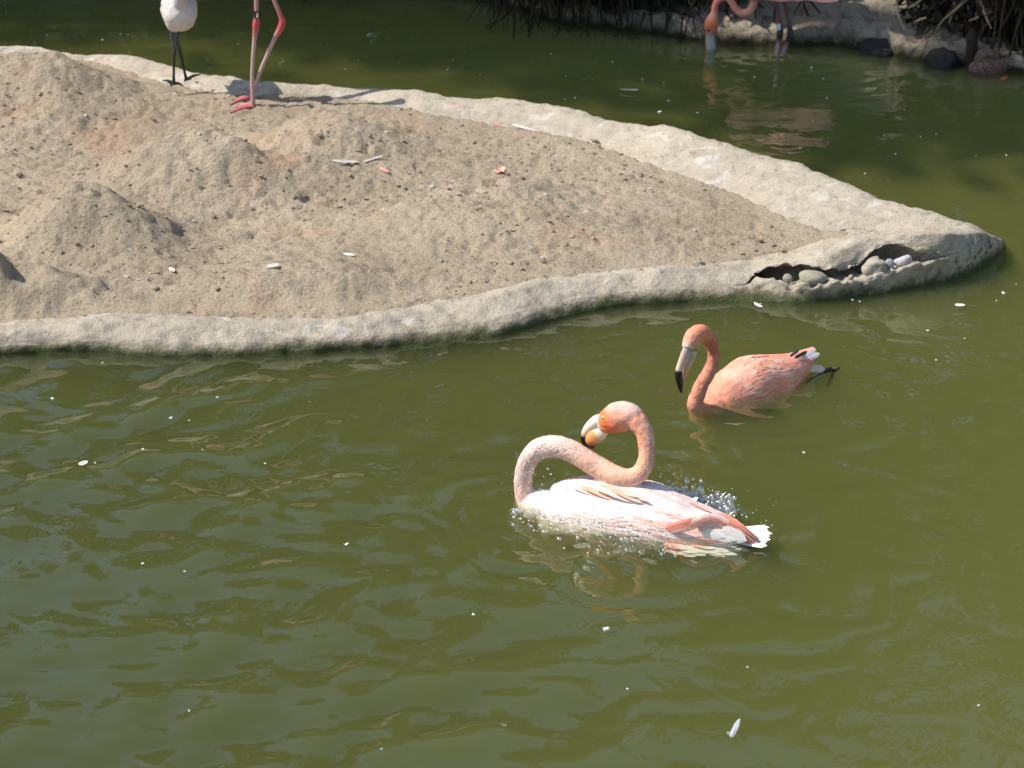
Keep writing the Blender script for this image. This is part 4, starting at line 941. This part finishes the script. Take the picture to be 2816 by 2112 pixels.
# ------------------------------------------------------------------ splash round the bathing bird
mb = MB(); z1 = zc(1350, 1050, 2.458)
def drop(px, py, off, r, st=1.0):
    P = plA(*z1(px, py), off)
    if P[2] < .001: P = at_z(*z1(px, py), .002)
    v = iv * 1.5 * r * np.array([1, 1, st]) * (1 + .15 * rng.normal(size=(len(iv), 1))); mb.add(v + P, ifc)
for k in range(36):
    u = rng.random(); drop(130 + 950 * u + rng.normal() * 25, 860 + 130 * u + rng.exponential(30), -.10, rng.uniform(.0018, .0034), rng.uniform(.7, 1.3))
for k in range(260):
    u = rng.random(); drop(130 + 950 * u + rng.normal() * 25, 850 + 130 * u + rng.exponential(42), -.10, .0008 + .0022 * rng.random() ** 3)
for k in range(170):
    u = rng.random() ** .8; drop(1120 + 500 * u + rng.normal() * 30, 700 + 150 * u + rng.normal() * 55, .07, .0009 + .0030 * rng.random() ** 3, rng.uniform(.8, 1.6))
for k in range(46):
    drop(rng.uniform(640, 1250), rng.uniform(1040, 1180), -.1, .0008 + .0018 * rng.random() ** 3, rng.uniform(1, 2.2))
for k in range(40):
    drop(rng.normal(300, 90), rng.normal(690, 70), -.05, .0006 + .0010 * rng.random() ** 2)
for k in range(20):
    drop(rng.uniform(1500, 1950), rng.uniform(720, 1000), .08, .0006 + .0014 * rng.random() ** 2)
for k in range(16):
    i = rng.integers(0, 9); nkp = [(250,770),(215,700),(226,600),(264,512),(338,448),(438,438),(1053,440),(1034,340),(1046,540)][i]; drop(nkp[0] + rng.normal() * 26, nkp[1] + rng.normal() * 28, -.021, .0006 + .0009 * rng.random())
tag(mb.build('water_splash', M['drop']), 'glittering drops of water thrown up round the bathing flamingo', None, None, 'stuff')
# churned ridges of water behind the bird
mb = MB()
for k in range(40):
    u = rng.random(); c = at_z(*z1(1200 + 430 * u + rng.normal() * 20, 760 + 120 * u + rng.normal() * 35), .004); r = rng.uniform(.003, .009)
    v, f = ellipsoid(c, np.eye(3), (r, r * rng.uniform(.4, .8), rng.uniform(.006, .022)), 8, 12); v = v + .25 * r * vnoise(v * 160, k)[:, None]; mb.add(v, f)
for k in range(22):
    u = rng.random(); c = at_z(*z1(1180 + 460 * u + rng.normal() * 25, 790 + 110 * u + rng.normal() * 25), .0); hh = rng.uniform(.008, .035); dx = rng.normal() * .02
    v, f = tube(np.array([c, c + np.array([dx * .4, 0, hh * .7]), c + np.array([dx, .004, hh])]), [rng.uniform(.002, .006), .0018, .0007], n=9, k=7); mb.add(v, f)
tag(mb.build('churned_water', M['drop']), 'churned clear water bubbling up behind the bathing flamingo', None, None, 'stuff')

# ------------------------------------------------------------------ plants of the far side
def leaf_cloud(mb, n, place, size, cols, droop=0.2):
    for k in range(n):
        c, ln = place(); d = rng.normal(size=3); d[2] -= droop; d /= np.linalg.norm(d); s = np.cross(d, rng.normal(size=3)); s /= np.linalg.norm(s); L = size * rng.uniform(.6, 1.4) * ln; w = L * .22
        col = np.array(cols[rng.integers(len(cols))]) * rng.uniform(.7, 1.25)
        mb.add([c, c + d * L * .5 + s * w, c + d * L, c + d * L * .5 - s * w], [(0, 1, 2, 3)], col)
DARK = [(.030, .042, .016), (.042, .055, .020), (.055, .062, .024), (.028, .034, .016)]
def tree(loc, H, Rr, label, seed, n=5200):
    root = thing('tree', loc, label, 'tree', 'trees screening the far side of the pond'); loc = np.asarray(loc, float)
    mb = MB(); pts = [loc + np.array([0, 0, -.3]), loc + np.array([.1, 0, H * .35]), loc + np.array([-.1, .1, H * .8])]; v, f = tube(np.array(pts), [.16, .12, .04], n=20, k=10); mb.add(v, f, (.06, .045, .03))
    lobes = []
    for k in range(16):
        th = rng.uniform(0, 6.28); zz = rng.uniform(.10, .95) * H; rr_ = Rr * (1 - (zz / H) ** 3) * rng.uniform(.2, .85); q = loc + np.array([math.cos(th) * rr_, math.sin(th) * rr_, zz]); lobes.append((q, rng.uniform(.35, .6) * Rr))
        b = loc + np.array([0, 0, zz * .6]); v, f = tube(np.array([b, (b + q) / 2 + np.array([0, 0, .1]), q]), [.05, .035, .015], n=10, k=6); mb.add(v, f, (.06, .045, .03))
    mb.build('trunk', M['straw'], root); mb = MB()
    def place():
        q, r = lobes[rng.integers(len(lobes))]; d = rng.normal(size=3); d /= np.linalg.norm(d); return q + d * r * rng.random() ** .4 * np.array([1, 1, .8]), 1
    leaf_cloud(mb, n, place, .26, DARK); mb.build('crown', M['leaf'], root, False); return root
t0 = tree((0, 0, 0), 5.4, 1.9, 'dense dark green tree standing behind the far bank', 1)
kids = list(t0.children)
spots = [(-8.5,11.6,.85),(-6.2,12.3,.78),(-4.2,11.7,.78),(-2.1,12.2,.76),(-.2,11.6,.84),(1.9,12.4,.95),(3.9,11.8,1.05),(6.1,12.3,.95),(8.4,11.8,1.0)]
for k, (tx, ty, ts) in enumerate(spots):
    r_ = t0 if k == 0 else t0.copy()
    if k:
        COL.objects.link(r_)
        for ch in kids:
            c2 = ch.copy(); c2.parent = r_; COL.objects.link(c2)
    r_.location = (tx, ty, .3); r_.rotation_euler = (0, 0, 1.7 * k); r_.scale = (ts, ts, ts)

def shade_tree():  # unseen tree added to darken the far water; lobes placed along the sun direction
    base = np.array([-10.5, 10.5, .3]); root = thing('unseen_shade_tree', base, 'unseen tall tree added with its crown laid out to shade the far channel', 'tree'); mb = MB(); lf = MB(); S_ = np.array(to_sun)
    v, f = tube(np.array([base - [0, 0, .4], base + [.1, 0, 2.5], base + [.5, -.4, 5.2]]), [.34, .26, .18], n=24, k=12); mb.add(v, f, (.07, .052, .036)); fork = base + np.array([.5, -.4, 5.2])
    bo = Oc[nF:, :] if False else Oc[us > seg[nF]]; o_ = np.argsort(bo[:, 0]); n = 0
    while n < 62:
        x_ = rng.uniform(-3.2, 3.6); y_ = rng.uniform(5.7, 9.5); ky = np.interp(x_, bo[o_, 0], bo[o_, 1]) if x_ < 1.35 else 5.6 + .25 * (x_ - 1.35)
        if y_ < ky + .72 or (x_ > .3 and y_ > 7.35): continue
        n += 1; h_ = rng.uniform(6.4, 7.8); q = np.array([x_, y_, 0]) + S_ * (h_ / S_[2])
        m_ = fork * .45 + q * .55 + np.array([0, 0, .5]); v, f = tube(np.array([fork, m_, q]), [.07, .04, .015], n=12, k=6); mb.add(v, f, (.07, .052, .036))
        def place():
            d = rng.normal(size=3); d /= np.linalg.norm(d); return q + d * .52 * rng.random() ** .5 * np.array([1, 1, .6]), 1
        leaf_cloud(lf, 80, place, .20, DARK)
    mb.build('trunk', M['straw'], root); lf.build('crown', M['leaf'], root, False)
shade_tree()

def shrub(c, rx, ry, rz, n, label, zmin=.10, hang=0, hang_x=None, skirt=.25):
    """low overhanging shrub; the leaf mass ends in drooping sprays"""
    c = np.asarray(c, float); root = thing('overhanging_shrub', (c[0], c[1] + ry * .7, .25), label, 'shrub', 'shrubs overhanging the far water'); mb = MB()
    for k in range(9):
        th = rng.uniform(0, 6.28); q = c + np.array([math.cos(th) * rx * .7, math.sin(th) * ry * .7, rng.uniform(-.3, .6) * rz]); b = np.array([c[0], c[1] + ry * .7, .1])
        v, f = tube(np.array([b, (b + q) / 2 + np.array([0, 0, .15]), q]), [.03, .02, .008], n=12, k=6); mb.add(v, f, (.05, .038, .025))
    mb.build('branches', M['straw'], root); mb = MB()
    def place():
        while True:
            d = rng.normal(size=3); d /= np.linalg.norm(d); q = c + d * np.array([rx, ry, rz]) * rng.random() ** .45
            if q[2] > zmin + .05 * rng.random(): return q, 1
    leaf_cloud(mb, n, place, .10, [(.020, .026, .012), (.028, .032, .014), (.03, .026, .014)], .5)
    mb.build('foliage', M['leaf'], root, False)
    if hang:
        mb = MB()
        for k in range(hang):
            x0 = rng.uniform(*hang_x); y0 = c[1] - ry * rng.uniform(.35, .95); z0 = rng.uniform(.08, .28); L = rng.uniform(.05, .24); dx = rng.normal() * .05
            a = np.array([x0, y0, z0]); b = a + np.array([dx * .5, -.02, -L * .45]); e = a + np.array([dx, -.01, -L]); e[2] = max(e[2], .004)
            v, f = tube(np.array([a, b, e]), [.004, .003, .0012], n=7, k=4); mb.add(v, f, np.array((.035, .028, .016)) * rng.uniform(.6, 1.8))
        tag(mb.build('hanging_sprays', M['straw'], root), None, None, None, 'stuff')
    return root
xa = at_z(1560, 60)[0]; xb = at_z(2000, 60)[0]
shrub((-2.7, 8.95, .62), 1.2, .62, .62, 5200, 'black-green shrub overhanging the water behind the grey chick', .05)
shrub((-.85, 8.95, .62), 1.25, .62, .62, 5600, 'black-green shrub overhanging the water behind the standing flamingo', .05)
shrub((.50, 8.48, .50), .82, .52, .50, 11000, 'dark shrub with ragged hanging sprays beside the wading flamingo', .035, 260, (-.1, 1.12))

# dry reeds on the right-hand bank
def reeds():
    z4 = zc(2500, 0, 7.0); base = at_z(2700, 60, .15)
    root = thing('dry_reed_clump', at_z(2720, 60, .25), 'tangled clump of dry straw-coloured reeds drooping over the far bank', 'reeds')
    top = at_z(2740, -160, .75); Y0 = at_z(2700, 150)[1]
    def P(px, py, dy): return VP(px, py, dy)
    pl = VPlane((2500, 165), (2800, 190)); Pn = lambda x, y, o: pl(2500 + x / 7.0, y / 7.0, o)
    st = [((1100,0),(900,180),(620,430),(480,700)), ((900,60),(810,330),(760,520),(720,760)), ((700,670),(610,800),(520,950)), ((1420,170),(1500,360),(1580,550)), ((1610,630),(1700,740),(1770,830)), ((1590,680),(1580,900),(1560,1150)), ((1390,230),(1310,340),(1150,400)), ((1570,170),(1600,300),(1660,400)), ((1240,90),(1200,200),(1180,380),(1170,580)), ((1130,-60),(1040,60),(960,130)), ((1830,830),(1790,900),(1730,1020)), ((540,320),(460,380),(380,480)), ((330,340),(230,370),(130,420)), ((1030,470),(950,580),(880,640)), ((880,400),(800,560),(740,640)), ((270,-40),(130,80),(-30,160)), ((820,-40),(880,80),(920,110)),((1000,280),(930,340),(890,420)),((1290,830),(1300,900),(1270,960)),((1850,560),(1840,760),(1835,1080))]
    for k, s_ in enumerate(st):
        o = .02 + .05 * (k % 3); q = np.array([Pn(x, y, o) for x, y in s_]); m = MB(); v, f = tube(q, [.0048, .0055, .004, .0025][:len(q)] if len(q) == 4 else [.0045, .005, .003], n=14, k=7); m.add(v, f, np.array((.44, .34, .20)) * rng.uniform(.65, 1.15)); m.build('stalk', M['straw'], root)
    mb = MB()
    for k in range(900):
        x = rng.normal(1500, 520); o = rng.uniform(.10, .55); y1 = rng.uniform(-700, 250); L = rng.uniform(250, 800); lean = -.45 * (1500 - x) / 700 + rng.normal() * .35 if x > 900 else .5 + rng.normal() * .4
        y2 = y1 + L
        a = Pn(x, y1, o); e = Pn(x - lean * L * .7 * (1 if x < 1500 else .3), y2, o - .05); m_ = (a + e) / 2 + rng.normal(size=3) * .012
        ymax = 900 if x < 1900 else 1050
        if e[2] < .05: continue
        c = np.array((.17, .125, .07)) * rng.uniform(.25, 1.1) if rng.random() < .8 else np.array((.38, .30, .18))
        v, f = tube(np.array([a, m_, e]), [.004, .005, .0015], n=6, k=4); mb.add(v, f, c)
    for k in range(420):
        x = rng.uniform(1650, 2900); a = Pn(x, rng.uniform(-500, 300), rng.uniform(.02, .4)); e = a + np.array([rng.normal() * .05, -.05 * rng.random(), -rng.uniform(.1, .4)]); e[2] = max(e[2], .01)
        v, f = tube(np.array([a, (a + e) / 2 + rng.normal(size=3) * .01, e]), [.004, .005, .0015], n=6, k=4); mb.add(v, f, np.array((.06, .045, .025)) * rng.uniform(.4, 1.3))
    tag(mb.build('dead_blades', M['straw'], root), None, None, None, 'stuff')
    mb = MB(); c0 = Pn(2150, -180, .32)
    def place():
        d = rng.normal(size=3); d /= np.linalg.norm(d); return c0 + d * np.array([.42, .30, .42]) * rng.random() ** .4, 1
    leaf_cloud(mb, 5200, place, .055, [(.022, .020, .012), (.03, .026, .015), (.045, .036, .02)], .8); mb.build('crown', M['leaf'], root, False)
reeds()
lone = zc(2050, 0, 2212 / 450.0)
def bank_stalk(pts, label):
    pl = VPlane((2300, 150), (2500, 165), .12); q = np.array([pl(*lone(x, y)) for x, y in pts]); v, f = tube(q, [.003, .007, .006, .003], n=16, k=8); m = MB(); m.add(v, f, (.62, .52, .34)); tag(m.build('straw_stalk', M['straw']), label, 'straw')
bank_stalk([(2040,-60),(2050,140),(2090,250),(2150,390)], 'single bright straw lying down the bare bank left of the reeds')
# post, boulders, duck
pl_ = VPlane((2500, 175), (2800, 195)); pz = zc(2500, 0, 7.0)
P = np.array([pl_(*pz(1210, 1330), 0), pl_(*pz(1205, 1000), 0), pl_(*pz(1215, 700), .01), pl_(*pz(1220, 560), .02)]); P[0][2] = -.15
v, f = tube(P, [.022, .020, .017, .013], n=20, k=12); v = v + .004 * fbm(v * 60, 2, 5)[:, None] * np.array([1, 1, 0]); m = MB(); m.add(v, f, (.045, .030, .022)); tag(m.build('wooden_post', M['straw']), 'dark weathered wooden post standing in the water under the reeds', 'post')
def boulder(px, py, r, col, label, seed):
    c = at_z(px, py, 0); v, f = ellipsoid((0, 0, 0), np.eye(3), (1, 1, 1), 18, 26); v = v * (1 + .22 * fbm(v * 1.4 + seed, 3, seed))[:, None] * np.array(r); m = MB(); m.add(v + c + np.array([0, r[1] * .6, 0]), f, col); tag(m.build('boulder', M['stone']), label, 'boulder')
boulder(2600, 186, (.060, .06, .062), (.030, .028, .025), 'black wet boulder at the waterline beside the wooden post', 3)
boulder(2415, 150, (.055, .07, .052), (.042, .040, .035), 'dark rounded boulder in the shade at the foot of the bank', 7)
def duck():
    c = at_z(2722, 203); root = thing('duck', c, 'brown speckled duck resting on the water under the reeds', 'duck'); t = np.array([-.9, -.43, 0]); t /= np.linalg.norm(t); n = np.array([-t[1], t[0], 0]); up = np.array([0, 0, 1.0]); c = c + np.array([.02, .05, .012])
    SP = np.array([c - t * .13 + up * .03, c - t * .09 + up * .01, c, c + t * .06, c + t * .09 + up * .005]); hd = c + t * .02 + up * .048 + n * .015
    tubes = [tube(SP, [.01, .032, .050, .042, .022], [.008, .028, .042, .036, .02], n, 30, 16), tube(np.array([c + t * .06 + up * .01, c + t * .055 + up * .05, hd]), [.022, .018, .02], n=16), ellipsoid(hd - t * .005, [t, n, up], (.024, .018, .019))]
    def col(co):
        s_ = fbm(co * np.array([240, 240, 300]), 2, 3); return np.clip(lerp3((.11, .065, .045), (.26, .17, .12), sstep(-.1, .6, s_)), 0, 1)
    skin('body', tubes, .0035, M['plume'], root, col)
    m = MB(); b = hd - t * .028; v, f = tube(np.array([b, b - t * .02 - up * .004, b - t * .032 - up * .006]), [.009, .009, .006], [.007, .004, .002], n, 10, 10); m.add(v, f, (.25, .14, .05)); m.build('bill', M['bill'], root)
    m = MB(); 
    for k in range(12):
        a = c + n * -.044 + up * (.026 - .006 * (k % 4)) + t * (.03 - .012 * (k // 4) * 2); feather(m, a, -t + up * -.05, -n, .055, .016, 0, (.12, .07, .05), (.38, .26, .2))
    m.build('wing', M['quill'], root)
    m = MB(); a = at_z(2752, 222, -.006); b = at_z(2768, 212, -.002); v, f = tube(np.array([a, (a + b) / 2, b]), [.004, .006, .004], n=8, k=8); m.add(v, f, (.75, .14, .04)); m.build('foot', M['skin'], root)
duck()
for o in bpy.data.objects:
    if '_o' in o: del o['_o']
